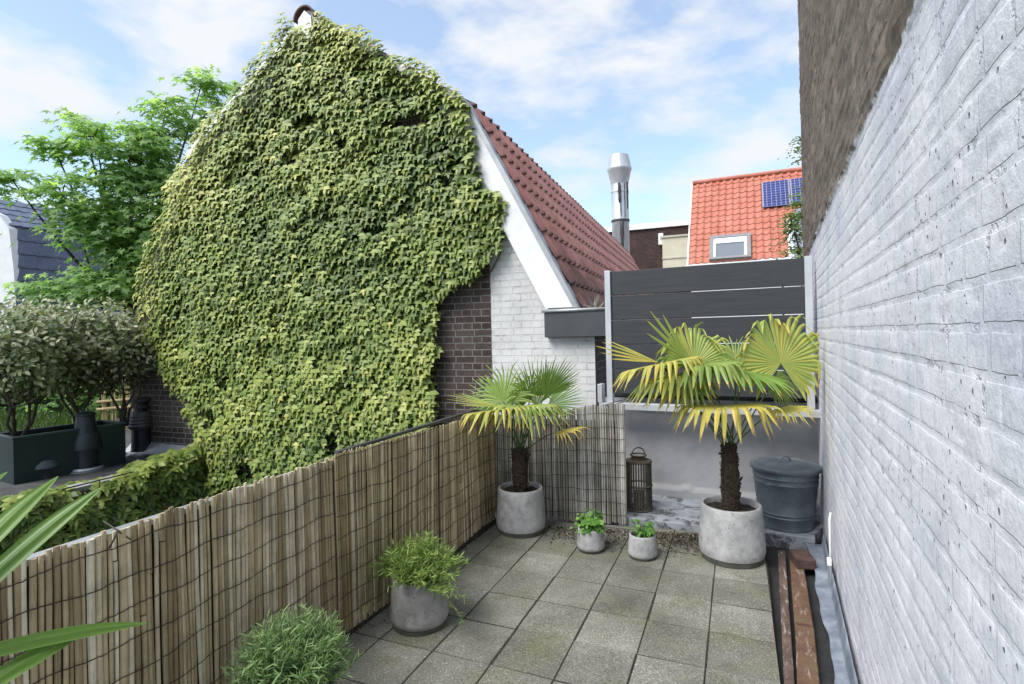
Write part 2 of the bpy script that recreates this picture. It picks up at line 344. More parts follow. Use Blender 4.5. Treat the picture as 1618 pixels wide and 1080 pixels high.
# paving
def paving():
    x0,z0,ang=-.009,2.718,.3955; c,s=math.cos(ang),math.sin(ang); pu=.3; pv=.3132
    cut=lambda x,y:(x-(-.821))*( -1)*(4.052-2.74)+(y-2.74)*(-.244+.821)  # <0 right of the cut line
    mb=MB()
    def clip(poly,f):
        o=[];n=len(poly)
        for i in range(n):
            a,b=poly[i],poly[(i+1)%n];fa,fb=f(a),f(b)
            if fa<=0:o.append(a)
            if fa*fb<0: t=fa/(fa-fb);o.append((a[0]+(b[0]-a[0])*t,a[1]+(b[1]-a[1])*t))
        return o
    # cut line along the fence, back line along the ledge and the back fence
    A=np.array([-.821,2.74]);B=np.array([-.244,4.052])
    def fcut(q): return -((B[0]-A[0])*(q[1]-A[1])-(B[1]-A[1])*(q[0]-A[0]))*-1
    A2=np.array([-.2,4.40]);B2=np.array([.85,4.12])
    def fbk(q): return ((B2[0]-A2[0])*(q[1]-A2[1])-(B2[1]-A2[1])*(q[0]-A2[0]))
    A3=np.array([1.02,4.10]);B3=np.array([2.1,3.64])
    def fbk2(q): return ((B3[0]-A3[0])*(q[1]-A3[1])-(B3[1]-A3[1])*(q[0]-A3[0]))
    for j in range(-14,7):
        for i in range(-7,4):
            g=.0026; gx=g+random.uniform(0,.0012)
            a0,a1=i+gx/pu,i+1-gx/pu; b0,b1=j+random.uniform(.0035,.0055)/pv,j+1-random.uniform(.0035,.0055)/pv
            if i==-1 and j in(-1,0): a1-=.014
            dx,dy=random.uniform(-.0015,.0015),random.uniform(-.0015,.0015)
            q=[]
            for a,b in ((a0,b0),(a1,b0),(a1,b1),(a0,b1)):
                q.append((x0+a*pu*c+b*pv*s+dx,z0-a*pu*s+b*pv*c+dy))
            for f in (fcut,fbk,fbk2):
                if q: q=clip(q,f)
            if len(q)<3: continue
            ar=abs(sum(q[k][0]*q[(k+1)%len(q)][1]-q[(k+1)%len(q)][0]*q[k][1] for k in range(len(q))))/2
            if ar<.004: continue
            zt=random.uniform(.001,.0045); cxm=sum(p[0] for p in q)/len(q);cym=sum(p[1] for p in q)/len(q)
            sl_=(random.uniform(-.01,.01),random.uniform(-.01,.01)); n=len(q); tn=random.random()
            def zz(p): return zt+(p[0]-cxm)*sl_[0]+(p[1]-cym)*sl_[1]
            ins=[(p[0]+(cxm-p[0])*.012,p[1]+(cym-p[1])*.012) for p in q]
            V=[(p[0],p[1],-.045) for p in q]+[(p[0],p[1],zz(p)-.004) for p in q]+[(p[0],p[1],zz(p)) for p in ins]
            Fc=[[2*n+k for k in range(n)]]
            for k in range(n):
                k2=(k+1)%n; Fc+= [[k,k2,n+k2,n+k],[n+k,n+k2,2*n+k2,2*n+k]]
            arr=sum(q[k][0]*q[(k+1)%n][1]-q[(k+1)%n][0]*q[k][1] for k in range(n))
            if arr<0: Fc=[f[::-1] for f in Fc]
            mb.add(V,Fc,tn)
    f0=[tuple(fl(-2.0,.02)),(1.05-.45*4.2*.41,2.1-4.2*.9),(1.09,2.256),(1.69,3.634),(1.72,3.78),(1.03,4.07),(.85,4.15),(-.17,4.40)]; jb=MB(); jb.prism([(-1.9,.26),(-1.9,-2),(-.35,-2),(1.09,2.256),(1.685,3.634),(1.70,3.78),(1.03,4.07),(.85,4.13),(-.19,4.38)],-.05,-.0015); tag(jb.build('joint_sand',soil),kind='structure')
    o=mb.build('paving',tilem); tag(o,kind='structure')
paving()
# soil between paving and fences
mb=MB(); n=80
def strip(pa,pb,w,name,z=-.012):
    V=[];Fc=[]; pa=np.array(pa);pb=np.array(pb); d=(pb-pa);Ln=np.linalg.norm(d);d/=Ln; nn=np.array([d[1],-d[0]]); m=int(Ln/.02)
    k=6
    for i in range(m+1):
        for j in range(k+1):
            q=pa+d*Ln*i/m+nn*w*j/k; h=(fbm(np.array([q[0]*22]),np.array([q[1]*22]),4,5)[0]-.5)*.05*(math.sin(math.pi*j/k)**.5)
            V.append((q[0],q[1],z+h))
    for i in range(m):
        for j in range(k): a=i*(k+1)+j; Fc.append([a,a+1,a+k+2,a+k+1])
    mb.add(V,Fc)
strip(fl(1.0,.0),fl(4.46,0),.1,'a')
strip((-.2,4.43),(.9,4.13),.1,'b')
tag(mb.build('soil',soil,smooth=True),kind='structure')
# leaf litter at the back of the paving
n=6500; t_=RNG.random(n); px=860+t_*330; py=831+np.abs(rn(n,13))+ (px-860)*.055
keep=((px>1000)|(RNG.random(n)<.35)); px=px[keep];py=py[keep]
P=np.array([atz(a,b,.004) for a,b in zip(px,py)])
t2=RNG.random(420); Yf=1.6+t2*2.8; Pf=np.array([[*(fl(y,abs(random.gauss(.05,.05))+.01)),.008] for y in Yf])
P=np.vstack([P,Pf]); n=len(P); P[:,2]+=RNG.random(n)*.008
leaves('leaf_litter',P,np.c_[rn(n,.5),rn(n,.5),np.ones(n)],np.c_[rn(n),rn(n),rn(n,.2)],RNG.uniform(.005,.024,n),RNG.random(n)**1.3,tpl_oval(.22),litterm)
tag(bpy.data.objects['leaf_litter'],kind='stuff',label='dark dry leaf litter and crumbs gathered on the back paving',cat='leaf litter')
# ================================================================== LOW GREY WALL AND LEDGE
SA=rad(25.9); su=np.array([math.cos(SA),-math.sin(SA)]); sw=np.array([math.sin(SA),math.cos(SA)])
SP=np.array([1.52,4.40])            # point of the screen plane
def sc_pt(s,off=0): return SP+su*s+sw*off
gw=empty('low_wall',(*sc_pt(0,.22),0),-SA,label='low grey rendered parapet wall under the dark slatted screen',cat='wall')
def wallgrid(name,s0,s1,z0,z1,disp,ds,dz,mats,parent,thick=.25,svals=None,attrsf=None):
    """front face at local y=-disp, box behind it, local coordinates of the parent"""
    sv=np.arange(s0,s1+1e-6,ds) if svals is None else svals; sv[-1]=s1; zv=np.linspace(z0,z1,int(round((z1-z0)/dz))+1)
    Sg,Zg=np.meshgrid(sv,zv); D=disp(Sg,Zg); D[:,0]=D[:,0]; V=np.c_[Sg.ravel(),-D.ravel(),Zg.ravel()]
    ns,nz=len(sv),len(zv); i=np.arange(nz-1)[:,None]*ns+np.arange(ns-1)[None]; i=i.ravel()
    Fc=np.c_[i,i+1,i+ns+1,i+ns]
    b=len(V); V=np.vstack([V,[(s0,thick,z0),(s1,thick,z0),(s1,thick,z1),(s0,thick,z1),(s0,-D[0,0],z0),(s1,-D[0,-1],z0),(s1,-D[-1,-1],z1),(s0,-D[-1,0],z1)]])
    ext=np.array([(b+1,b,b+3,b+2),(b,b+4,b+7,b+3),(b+5,b+1,b+2,b+6),(b+7,b+6,b+2,b+3),(b+4,b,b+1,b+5)])
    at={'disp':np.r_[D.ravel(),np.zeros(8)]}
    me=npmesh(name,V,np.vstack([Fc,ext]),at,smooth=True)
    for k in range(5): me.polygons[len(me.polygons)-1-k].use_smooth=False
    return link(name,me,mats,parent,False,world=False)
def d_grey(s,z):
    d=fbm(s*3,z*3,4,11)*.02+fbm(s*14,z*14,3,12)*.005
    d+=np.where(z<.11+fbm(s*4,s*0,3,3)*.05,.035,0)
    return d
wallgrid('wall_body',-.85,.98,0,.90,d_grey,.02,.02,greypaint,gw,.3)
mb=MB(); mb.box(-.87,1.0,-.02,.34,.905,.94); mb.build('coping',bitumen,gw,world=False,bevel=.004)
# band under the screen
# ledge
def mk_ledge():
    m,t,p=M_('flaking_painted_concrete'); c=coords(t)
    f=ramp(t,noise(t,c,7,7,.7,.6),[(.44,0),(.50,1)])
    a=ramp(t,noise(t,c,30,4),[(.3,(.05,.055,.06)),(.7,(.11,.115,.12))]); b=ramp(t,noise(t,c,12,4),[(.3,(.20,.22,.25)),(.7,(.34,.36,.40))])
    t.links.new(mixc(t,f,a,b),p.inputs['Base Color']); p.inputs['Roughness'].default_value=.7; bump(t,p,f,.5,.004); return m
mb=MB(); fp=[sc_pt(-.72,.235),sc_pt(.96,.235),wl(3.72,.06),(2.05,3.69),(1.55,3.89),(1.02,4.12),(.8,4.2)]
mb.prism([tuple(p) for p in fp],-.05,.05); tag(mb.build('concrete_ledge',mk_ledge(),bevel=.006),'flaking grey concrete ledge along the foot of the low rendered wall','ledge')
# ================================================================== RIGHT WALL
WA=math.atan(WT); rw=empty('party_wall',(WO,0,0),0,label='tall brick party wall with white painted lower part on the right',cat='wall')
rw.rotation_euler=(0,0,math.pi/2-WA)          # local x runs away along the wall, local +y is to the left (terrace)
PT=2.155
def courses(s,z,bw=.222,bh=.0706,m=.010,wob=.006,seed=0):
    zz=z+(fbm(s*2.5,z*2,3,seed)-.5)*wob*4; r=np.floor(zz/bh); par=(r.astype(int)%2)
    w=np.where(par==0,bw,bw/2); ss=s+(fbm(s*7,z*7,2,seed+1)-.5)*wob*2+np.where(par==0,0,.055)+_h(r,r*0,seed+9)*.03
    dz=np.minimum(zz-r*bh,(r+1)*bh-zz); c=np.floor(ss/w); dx=np.minimum(ss-c*w,(c+1)*w-ss)
    e=np.minimum(dz,dx); e=np.minimum(dz,dx*2.2+.003); body=np.clip((e-m*.25)/(m*.9),0,1); body=body*body*(3-2*body)
    return body,_h(c,r,seed+5),e
def d_right(s,z):
    body,rnd,e=courses(s,z,seed=21)
    up=z>PT+(fbm(s*6,z*6,3,2)-.5)*.05
    n1=fbm(s*9,z*9,4,31); n2=fbm(s*40,z*40,3,41)
    soft=body*(.55+.45*rnd)
    pit=np.clip((fbm(s*16,z*30,2,51)-.66)/.10,0,1)*np.clip((fbm(s*3,z*3,2,52)-.36)/.2,0,1)
    crk=(1-body)*np.clip((fbm(s*5,z*22,3,53)-.52)/.08,0,1)
    jg=np.clip((fbm(s*1.7,z*2.3,3,77)-.36)/.22,.1,1); low=.0019*soft*jg+.0016*n1+.0007*n2-.0015*pit-.001*crk+fbm(s*1.2,z*1.2,2,61)*.014
    upd=.005*soft*rnd+.010*fbm(s*14,z*24,4,71)+.006*n2+.003*rnd-.005+fbm(s*1.2,z*1.2,2,61)*.02
    return np.where(up,upd,low)
def mk_right():
    m,t,p,k=brickmat('party_wall_brick',(.20,.165,.135),(.32,.27,.225),(.28,.25,.215),header=True,bd=.008,tone=([(.42,0),(.62,.8)],(.14,.12,.095)))
    co_=k['co']; sx=k['sx']
    # paint layer
    bl=ramp(t,noise(t,co_,2.2,6,.6,.3),[(.34,(.57,.59,.67)),(.5,(.71,.71,.755)),(.66,(.78,.775,.805))])
    fl_=ramp(t,noise(t,co_,5.5,6,.65),[(.3,.80),(.6,1.02)]); bl=mixc(t,.7,bl,fl_,'MULTIPLY'); bl=mixc(t,.8,bl,ramp(t,noise(t,co_,60,5,.7),[(.3,.82),(.55,1.03)]),'MULTIPLY')
    v=N(t,'ShaderNodeTexVoronoi',Scale=34.0); t.links.new(co_,v.inputs['Vector'])
    gate=ramp(t,noise(t,co_,5,4),[(.46,0),(.54,1)])
    pit=math_(t,'MULTIPLY',ramp(t,math_(t,'ADD',v.outputs['Distance'],math_(t,'MULTIPLY',noise(t,co_,60,3),.25)),[(.23,1),(.29,0)]),gate)
    mline=math_(t,'MULTIPLY',k['br'].outputs['Fac'],ramp(t,noise(t,co_,9,5,.7),[(.56,0),(.66,1)]))
    pit=math_(t,'MAXIMUM',pit,math_(t,'MULTIPLY',mline,.5))
    paint=mixc(t,math_(t,'MULTIPLY',pit,.75),bl,(.13,.14,.19))  # pit tone: recess shade painted into the colour along with dirt
    zed=math_(t,'ADD',sx.outputs[2],math_(t,'MULTIPLY',math_(t,'SUBTRACT',noise(t,co_,8,4,.6),.5),.09))
    msk=ramp(t,math_(t,'SUBTRACT',zed,PT-.5),[(.495,1),(.505,0)])
    t.links.new(mixc(t,msk,k['col'],paint),p.inputs['Base Color'])
    hp=math_(t,'SUBTRACT',math_(t,'MULTIPLY',noise(t,co_,38,6,.6),.16),math_(t,'MULTIPLY',pit,.8))
    hp=math_(t,'ADD',hp,math_(t,'MULTIPLY',noise(t,co_,110,4,.7),.22)); hp=math_(t,'SUBTRACT',hp,math_(t,'MULTIPLY',math_(t,'MULTIPLY',k['br'].outputs['Fac'],ramp(t,noise(t,co_,3.5,4),[(.38,.12),(.62,1)])),.38))
    mx=t.nodes.new('ShaderNodeMix'); mx.data_type='FLOAT'; t.links.new(msk,mx.inputs[0]); t.links.new(k['hgt'],mx.inputs[2]); t.links.new(hp,mx.inputs[3])
    bump(t,p,mx.outputs[0],.9,.009); p.inputs['Roughness'].default_value=.85; p.inputs['Specular IOR Level'].default_value=.12
    return m
sv=[-1.5]
cW=math.cos(WA)
while sv[-1]<5.66/cW:
    Yc=max(sv[-1]*cW,.35); sv.append(sv[-1]+min(max(.0065*Yc,.0045),.02))
def flip_wall():
    # local frame: x along the wall, front face looks to +y
    svals=np.array(sv); zv=[0.0]
    def build(z0,z1,dz,name):
        z=np.linspace(z0,z1,int((z1-z0)/dz)+1); Sg,Zg=np.meshgrid(svals,z); D=d_right(Sg,Zg)
        V=np.c_[Sg.ravel(),D.ravel()-.012,Zg.ravel()]; ns=len(svals); i=(np.arange(len(z)-1)[:,None]*ns+np.arange(ns-1)[None]).ravel()
        return V,np.c_[i+1,i,i+ns,i+ns+1]
    V,Fc=build(-.05,2.3,.008,'a'); V2,F2=build(2.3,6.2,.016,'b')
    # keep one mesh; the upper rows start where the lower end
    Fc=np.vstack([Fc,F2+len(V)]); V=np.vstack([V,V2])
    b=len(V); s0,s1=svals[0],svals[-1]; t_=-.35
    V=np.vstack([V,[(s0,t_,-3),(s1,t_,-3),(s1,t_,6.2),(s0,t_,6.2),(s0,0,-3),(s1,0,-3),(s1,0.0,6.2),(s0,0.0,6.2)]])
    ext=np.array([(b,b+1,b+2,b+3),(b,b+3,b+7,b+4),(b+1,b+5,b+6,b+2),(b+3,b+2,b+6,b+7)])
    me=npmesh('wall_face',V,np.vstack([Fc,ext]),smooth=True)
    for k in range(4): me.polygons[len(me.polygons)-1-k].use_smooth=False
    return link('wall_face',me,mk_right(),rw,False,world=False)
flip_wall()
# iron wall anchor at the far arris
se=5.66/cW
mb=MB(); mb.box(se+.004,se+.05,-.1,-.06,4.55,5.35); mb.box(se+.004,se+.07,-.11,-.05,4.9,4.95); mb.build('iron_anchor',soot,rw,world=False)
# cable conduit and box on the wall
mb=MB(); a=wl(3.02,.02)
P0=(wl(3.05,.03));
mb.tube([(*wl(3.05,.022),.02),(*wl(3.05,.022),.40),(*wl(3.07,.014),.43)],.006,8); tag(mb.build('cable_conduit',whitepaint,smooth=True),'thin white painted conduit running up the foot of the party wall','conduit')
mb=MB(); Mx=Matrix.Translation((*wl(3.02,.03),.17))@Matrix.Rotation(math.pi/2-WA,4,'Z'); mb.box(-.02,.02,-.012,.012,-.02,.02,Mx); tag(mb.build('junction_box',whitepaint,bevel=.006),'small white junction box at the lower end of the wall conduit','box')
# lead flashing along the foot of the wall
def flashing():
    V=[];Fc=[]; n=160; k=7
    for i in range(n+1):
        Y=.6+3.05*i/n
        t=(Y-2.25)/1.37; w=.02+np.interp(Y,[.6,2.25,2.84,3.12,3.62],[.055,.050,.060,.058,.085])+.006*math.sin(Y*7)+.004*math.sin(Y*19)+.012*(vn(np.array([Y*6.]),np.array([2.]),9)[0]-.5)
        lap=.006*(1-((Y*1.25)%1.0))
        for j in range(k+1):
            u=j/k
            if u<.55: off=w*(1-u/.55)+.012; z=.004+.012*u+lap
            else: off=.012+.014*(1-(u-.55)/.45); z=.012+(u-.55)/.45*.085+lap*.5
            z+=.010*(vn(np.array([Y*14.]),np.array([u*4.]),3)[0]-.4)
            p=wl(Y,off); V.append((p[0],p[1],z))
    for i in range(n):
        for j in range(k): a=i*(k+1)+j; Fc.append([a,a+1,a+k+2,a+k+1][::-1])
    mb=MB(); mb.add(V,Fc); o=mb.build('lead_flashing',lead,smooth=True); so_=o.modifiers.new('s','SOLIDIFY'); so_.thickness=.003
    tag(o,'crinkled blue grey lead flashing along the foot of the party wall','flashing')
flashing()
# planks
def woodm(name,stops,flake):
    m,t,p=M_(name); c=coords(t,(1,1,1)); g=coords(t,(30,3,3))
    a=ramp(t,noise(t,c,6,6,.6),stops); f=ramp(t,noise(t,coords(t,(.35,1.6,1)),22,7,.75,.3),[(.55,0),(.62,.8)])
    col=mixc(t,.6,a,ramp(t,noise(t,g,3,4),[(.3,.6),(.7,1.15)]),'MULTIPLY')
    t.links.new(mixc(t,f,col,flake),p.inputs['Base Color']); p.inputs['Roughness'].default_value=.85; bump(t,p,noise(t,g,4,6),.6,.004); return m
w1=woodm('worn_grey_board',[(.3,(.045,.03,.022)),(.5,(.10,.065,.05)),(.7,(.17,.11,.085))],(.32,.30,.29))
w2=woodm('worn_red_board',[(.3,(.07,.035,.02)),(.5,(.13,.07,.042)),(.7,(.125,.09,.045))],(.27,.22,.185))
def plank(pts,z0,z1,mat,label,yaw=None):
    (a,b)=pts; a=np.array(a);b=np.array(b); d=b-a;Ln=np.linalg.norm(d)
    return a,b
def board(name,fl0,fr0,fl1,fr1,z0,z1,mat,label,cat,ext=0):
    """footprint corners: far-left, far-right, near-left, near-right"""
    ctr=(np.array(fl0)+np.array(fr0)+np.array(fl1)+np.array(fr1))/4
    d=((np.array(fl0)+np.array(fr0))-(np.array(fl1)+np.array(fr1)))/2; Ln=np.linalg.norm(d); an=math.atan2(d[1],d[0])
    w0=np.linalg.norm(np.array(fl0)-np.array(fr0)); w1_=np.linalg.norm(np.array(fl1)-np.array(fr1))
    mb=MB(); n=24; V=[];Fc=[]
    for i in range(n+1):
        t=i/n; w=(w1_*(1-t)+w0*t)*(1+random.uniform(-.03,.03)); x=-Ln/2+Ln*t
        for (y,z) in ((-w/2,z0),(w/2,z0),(w/2,z1-.003),(w/2-.004,z1),(-w/2+.004,z1),(-w/2,z1-.003)): V.append((x,y,z+random.uniform(-.001,.001)))
    for i in range(n):
        for j in range(6): a=i*6+j;b=i*6+(j+1)%6; Fc.append([a,a+6,b+6,b])
    Fc+= [[0,1,2,3,4,5],[n*6+k for k in range(5,-1,-1)]]
    mb.add(V,Fc); me=npmesh(name,np.array(mb.V),mb.F,{'tint':mb.A}); o=link(name,me,mat); o.location=(*ctr,0); o.rotation_euler=(0,0,an)
    tag(o,label,cat); return o
dn=np.array([1.111-1.767,2.256-3.641]); dn/=np.linalg.norm(dn)
board('plank',(1.757,3.62),(1.80,3.61),tuple(np.array((1.111,2.256))+dn*.02),tuple(np.array((1.150,2.254))+dn*.02),-.045,0.0,w1,'narrow worn grey plank with flaking paint beside the paving','plank')
board('plank',(1.775,3.5),(1.85,3.49),(1.395,2.71),(1.478,2.705),-.045,.004,w2,'worn reddish plank with one end under the loose brick','plank')
d2=np.array([1.165-1.395,2.254-2.71]); d2/=np.linalg.norm(d2)
board('plank',(1.392,2.70),(1.476,2.695),tuple(np.array((1.165,2.254))+d2*.7),tuple(np.array((1.252,2.251))+d2*.7),-.045,-.006,w2,'yellowish brown worn plank nearest the camera beside the flashing','plank')
mb=MB(); Mx=Matrix.Translation((*atz(1268,884,.03)[:2],.033))@Matrix.Rotation(-.22,4,'Z'); mb.box(-.055,.055,-.085,.085,-.03,.03,Mx)
tag(mb.build('loose_brick',simple('old_brick',[(.3,(.045,.025,.02)),(.7,(.10,.06,.05))],20,.9,.7,.004,60),bevel=.006),'loose dark brick lying on the planks by the ledge','brick')
# ================================================================== SLATTED SCREEN
sc=empty('slatted_screen',(*SP,.9),-SA,label='dark composite slatted screen in an aluminium frame on the low wall',cat='screen')
def sbox(name,b,mat,bevel=.002): mb=MB(); mb.box(*b); return mb.build(name,mat,sc,world=False,bevel=bevel)
zt=1.125; zb=.06
for sx_ in (-.765,.775): sbox('post',(sx_,sx_+.05,-.03,.03,-.02,zt+.005),alu)
sbox('bottom_rail',(-.83,.86,-.06,.03,-.075,-.022),alu)
sbox('bracket_plate',(-.84,-.80,-.062,.032,-.02,.14),alu)
bh=.2075
for k in range(5):
    z1=zt-.004-k*(bh+.006); mb=MB(); z0=z1-bh
    # board with a shallow bevel groove
    mb.box(-.714,.774,-.012,.012,z0,z1); b=mb.build('board',composite,sc,world=False,bevel=.003)
mb=MB()
for k in range(4):
    zg=zt-.004-(k+1)*bh-k*.006
    for s_ in (-.62,-.2,.62): mb.box(s_,s_+.015,-.008,.008,zg-.006,zg); mb.build('spacer',soot,sc,world=False); mb=MB()
for s_ in (-.33,.16): mb=MB(); mb.box(s_-.03,s_+.03,-.02,-.0125,.245,.285); mb.build('clip_bracket',soot,sc,world=False)
# ================================================================== GABLE HOUSE
GA=rad(20.2); G0=np.array([-4.15,7.06]); gu=np.array([math.cos(GA),-math.sin(GA)]); gwv=np.array([math.sin(GA),math.cos(GA)])
def gp(s,off=0,z=0): p=G0+gu*s+gwv*off; return np.array([p[0],p[1],z])
def gab(px,py,off=0):
    q=ray(px,py); t=(gwv@(G0+gwv*off))/(gwv@q[:2]); P=np.array([0,0,H])+q*t; return (P[:2]-G0)@gu,P[2]
house=empty('brick_house',(*G0,0),-GA,label='brick gable house with white painted corner and red pantile mansard roof',cat='house')
SLf,SR=-1.2,5.28; PK=(1.96,5.36); KR=(3.97,3.95); ER=(5.13,1.73); KL=(-.05,3.95); EL=(-1.21,1.73)
def d_gable(s,z):
    body,rnd,e=courses(s,z,seed=0,wob=0.0)
    return fbm(s*1.5,z*1.5,2,4)*.01+.003*fbm(s*30,z*30,3,5)
def gable_face():
    ds=.03; sv=np.arange(SLf,SR+1e-6,ds); sv[-1]=SR; zv=np.arange(-3.2,5.36,ds)
    def top(s):
        xs=[SLf,EL[0],KL[0],PK[0],KR[0],4.99,SR]; zs=[1.72,1.73,3.95,5.34,3.93,1.99,1.44]; return np.interp(s,xs,zs)
    V=[];Fc=[]
    n=110; tt=np.linspace(0,1,n)
    T=top(sv); Z=-3.2+(T[None,:]+3.2)*tt[:,None]; Sg=np.repeat(sv[None],n,0)
    D=fbm(Sg*2,Z*2,3,4)*.014
    V=np.c_[Sg.ravel(),-D.ravel(),Z.ravel()]; ns=len(sv); i=(np.arange(n-1)[:,None]*ns+np.arange(ns-1)[None]).ravel(); Fc=np.c_[i,i+1,i+ns+1,i+ns]
    return npmesh('wall',V,Fc,smooth=True)
def mk_gable():
    m,t,p,k=brickmat('gable_brick',(.050,.039,.034),(.115,.088,.078),(.25,.235,.22),msize=.006,bd=.008,header=True)
    sx=k['sx']; co_=k['co']
    e=math_(t,'ADD',sx.outputs[0],math_(t,'MULTIPLY',math_(t,'SUBTRACT',noise(t,co_,20,2),.5),.02))
    msk=ramp(t,math_(t,'SUBTRACT',e,4.20-.5),[(.497,0),(.503,1)])
    base=ramp(t,noise(t,co_,3,6,.6),[(.3,(.50,.50,.50)),(.6,(.64,.64,.635))])
    crk=math_(t,'MULTIPLY',k['br'].outputs['Fac'],ramp(t,noise(t,co_,7,5,.7),[(.53,.08),(.66,1)]))
    sp=math_(t,'MULTIPLY',ramp(t,noise(t,co_,55,3),[(.64,0),(.7,1)]),ramp(t,noise(t,co_,5,2),[(.45,0),(.6,1)]))
    f=math_(t,'MAXIMUM',math_(t,'MULTIPLY',crk,.7),math_(t,'MULTIPLY',sp,.7))
    paint=mixc(t,f,base,(.17,.165,.16))
    t.links.new(mixc(t,msk,k['col'],paint),p.inputs['Base Color']); return m
gm=mk_gable()
link('wall',gable_face(),gm,house,world=False)
bm2,_,_,_=brickmat('side_brick',(.045,.038,.036),(.085,.07,.066),(.20,.19,.18),msize=.006,header=True)
def side_obj(name,s,mat):
    mb=MB(); mb.add([(s,0,-3.2),(s,12,-3.2),(s,12,1.45),(s,0,1.45)],[[0,1,2,3] if s>0 else [3,2,1,0]]); return mb.build(name,mat,house,world=False)
side_obj('side_wall',SR,bm2); side_obj('side_wall',SLf,bm2)
mb=MB(); mb.add([(SLf,12,-3.2),(SR,12,-3.2),(SR,12,1.5),KR and (KR[0],12,KR[1]),(PK[0],12,PK[1]),(KL[0],12,KL[1]),(SLf,12,1.5)],[[6,5,4,3,2,1,0]]); mb.build('rear_wall',bm2,house,world=False)
# pantile roofs
def mk_pantile(name,red,red2,dark,fade=True,amt=1.0):
    m,t,p=M_(name); c=coords(t); n=noise(t,c,2.2,5); col=ramp(t,n,[(.3,red),(.7,red2)])
    col=mixc(t,.6,col,ramp(t,noise(t,c,14,5,.7),[(.3,.6),(.7,1.2)]),'MULTIPLY')
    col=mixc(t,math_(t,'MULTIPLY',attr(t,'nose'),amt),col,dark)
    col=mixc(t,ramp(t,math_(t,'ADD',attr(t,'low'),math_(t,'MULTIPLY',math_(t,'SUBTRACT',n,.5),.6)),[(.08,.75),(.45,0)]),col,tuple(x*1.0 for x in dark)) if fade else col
    t.links.new(col,p.inputs['Base Color']); p.inputs['Roughness'].default_value=.7; bump(t,p,noise(t,c,60,5),.3,.003); return m
def pantiles(P0,du,dv,nu,nv,tw_,gauge,nrm,mat,name,parent,amp=.035,step=.028,world=False,samp=8,jit=.004):
    """tile grid: P0 lower start, du along the eave, dv up the slope, nrm outward"""
    P0=np.array(P0,float);du=np.array(du,float);dv=np.array(dv,float);nrm=np.array(nrm,float)
    V=[];Fc=[];nose=[];low=[]
    U=np.linspace(0,nu,nu*samp+1); ph=(U%1.0)
    wave=np.where(ph<.55,-.35*np.sin(np.pi*ph/.55),np.sin(np.pi*(ph-.55)/.45))*amp
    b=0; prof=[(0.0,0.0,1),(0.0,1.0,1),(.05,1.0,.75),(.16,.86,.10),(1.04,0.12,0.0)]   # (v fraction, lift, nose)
    allV=[];allN=[];allL=[];allF=[]
    m=len(U); cell=np.floor(U-1e-6).astype(int)
    for r in range(nv):
        jr=(_h(cell,cell*0+r,77)-.5)*jit*2
        for (fv,lf,no) in prof:
            Q=P0[None]+du[None]*(U*tw_)[:,None]+dv[None]*((r+fv)*gauge)+nrm[None]*((wave+step*lf+jr*lf)[:,None]-(0.02 if lf==0 else 0))
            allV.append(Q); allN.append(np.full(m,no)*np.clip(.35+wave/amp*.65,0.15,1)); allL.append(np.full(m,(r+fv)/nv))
        for q in range(len(prof)-1):
            i=b+q*m+np.arange(m-1); allF.append(np.c_[i,i+1,i+m+1,i+m])
        b+=m*len(prof)
    me=npmesh(name,np.vstack(allV),np.vstack(allF),{'nose':np.concatenate(allN),'low':np.concatenate(allL)},smooth=True)
    me.set_sharp_from_angle(angle=rad(50))
    return link(name,me,mat,parent,world=world)
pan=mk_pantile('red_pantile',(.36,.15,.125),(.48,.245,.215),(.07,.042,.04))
def slope(a,b):   # from low a=(s,z) to high b
    d=np.array([b[0]-a[0],0,b[1]-a[1]]); L_=np.linalg.norm(d); return d/L_,L_
dv,Ls=slope(ER,KR); nr=np.array([-dv[2]*-1,0,dv[0]*-1]); nr=np.array([dv[2],0,-dv[0]])
if nr[0]<0: nr=-nr
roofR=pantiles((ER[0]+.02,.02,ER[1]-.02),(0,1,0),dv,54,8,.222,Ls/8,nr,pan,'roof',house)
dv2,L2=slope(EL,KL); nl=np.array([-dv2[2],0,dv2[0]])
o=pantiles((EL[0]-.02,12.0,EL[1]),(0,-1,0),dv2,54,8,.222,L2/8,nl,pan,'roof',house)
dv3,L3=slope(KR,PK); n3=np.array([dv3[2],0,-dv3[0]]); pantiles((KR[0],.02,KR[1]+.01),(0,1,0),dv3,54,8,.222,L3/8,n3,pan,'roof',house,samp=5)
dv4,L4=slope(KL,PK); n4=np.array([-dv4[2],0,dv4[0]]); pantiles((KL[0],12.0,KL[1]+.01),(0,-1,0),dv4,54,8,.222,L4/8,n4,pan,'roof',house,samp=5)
# ridge tiles
mb=MB(); ridge_m=simple('ridge_tile',[(.3,(.045,.018,.015)),(.7,(.10,.04,.035))],9,.7,.3)
for k in range(30):
    y0=-.12+k*.405; V=[];Fc=[]; n=10
    for yy,r in ((y0,.152),(y0+.42,.135)):
        for rr in (r,r-.018):
            for a in range(n+1):
                an=math.pi*a/n; V.append((PK[0]+.0+rr*math.cos(an),yy,PK[1]-.13+rr*math.sin(an)*1.05))
    N1=n+1
    for a in range(n): Fc+=[[a,a+1,2*N1+a+1,2*N1+a],[N1+a+1,N1+a,3*N1+a,3*N1+a+1],[a+1,a,N1+a,N1+a+1]]
    mb.add(V,Fc)
mb.build('ridge_tile',ridge_m,house,world=False,auto=50)
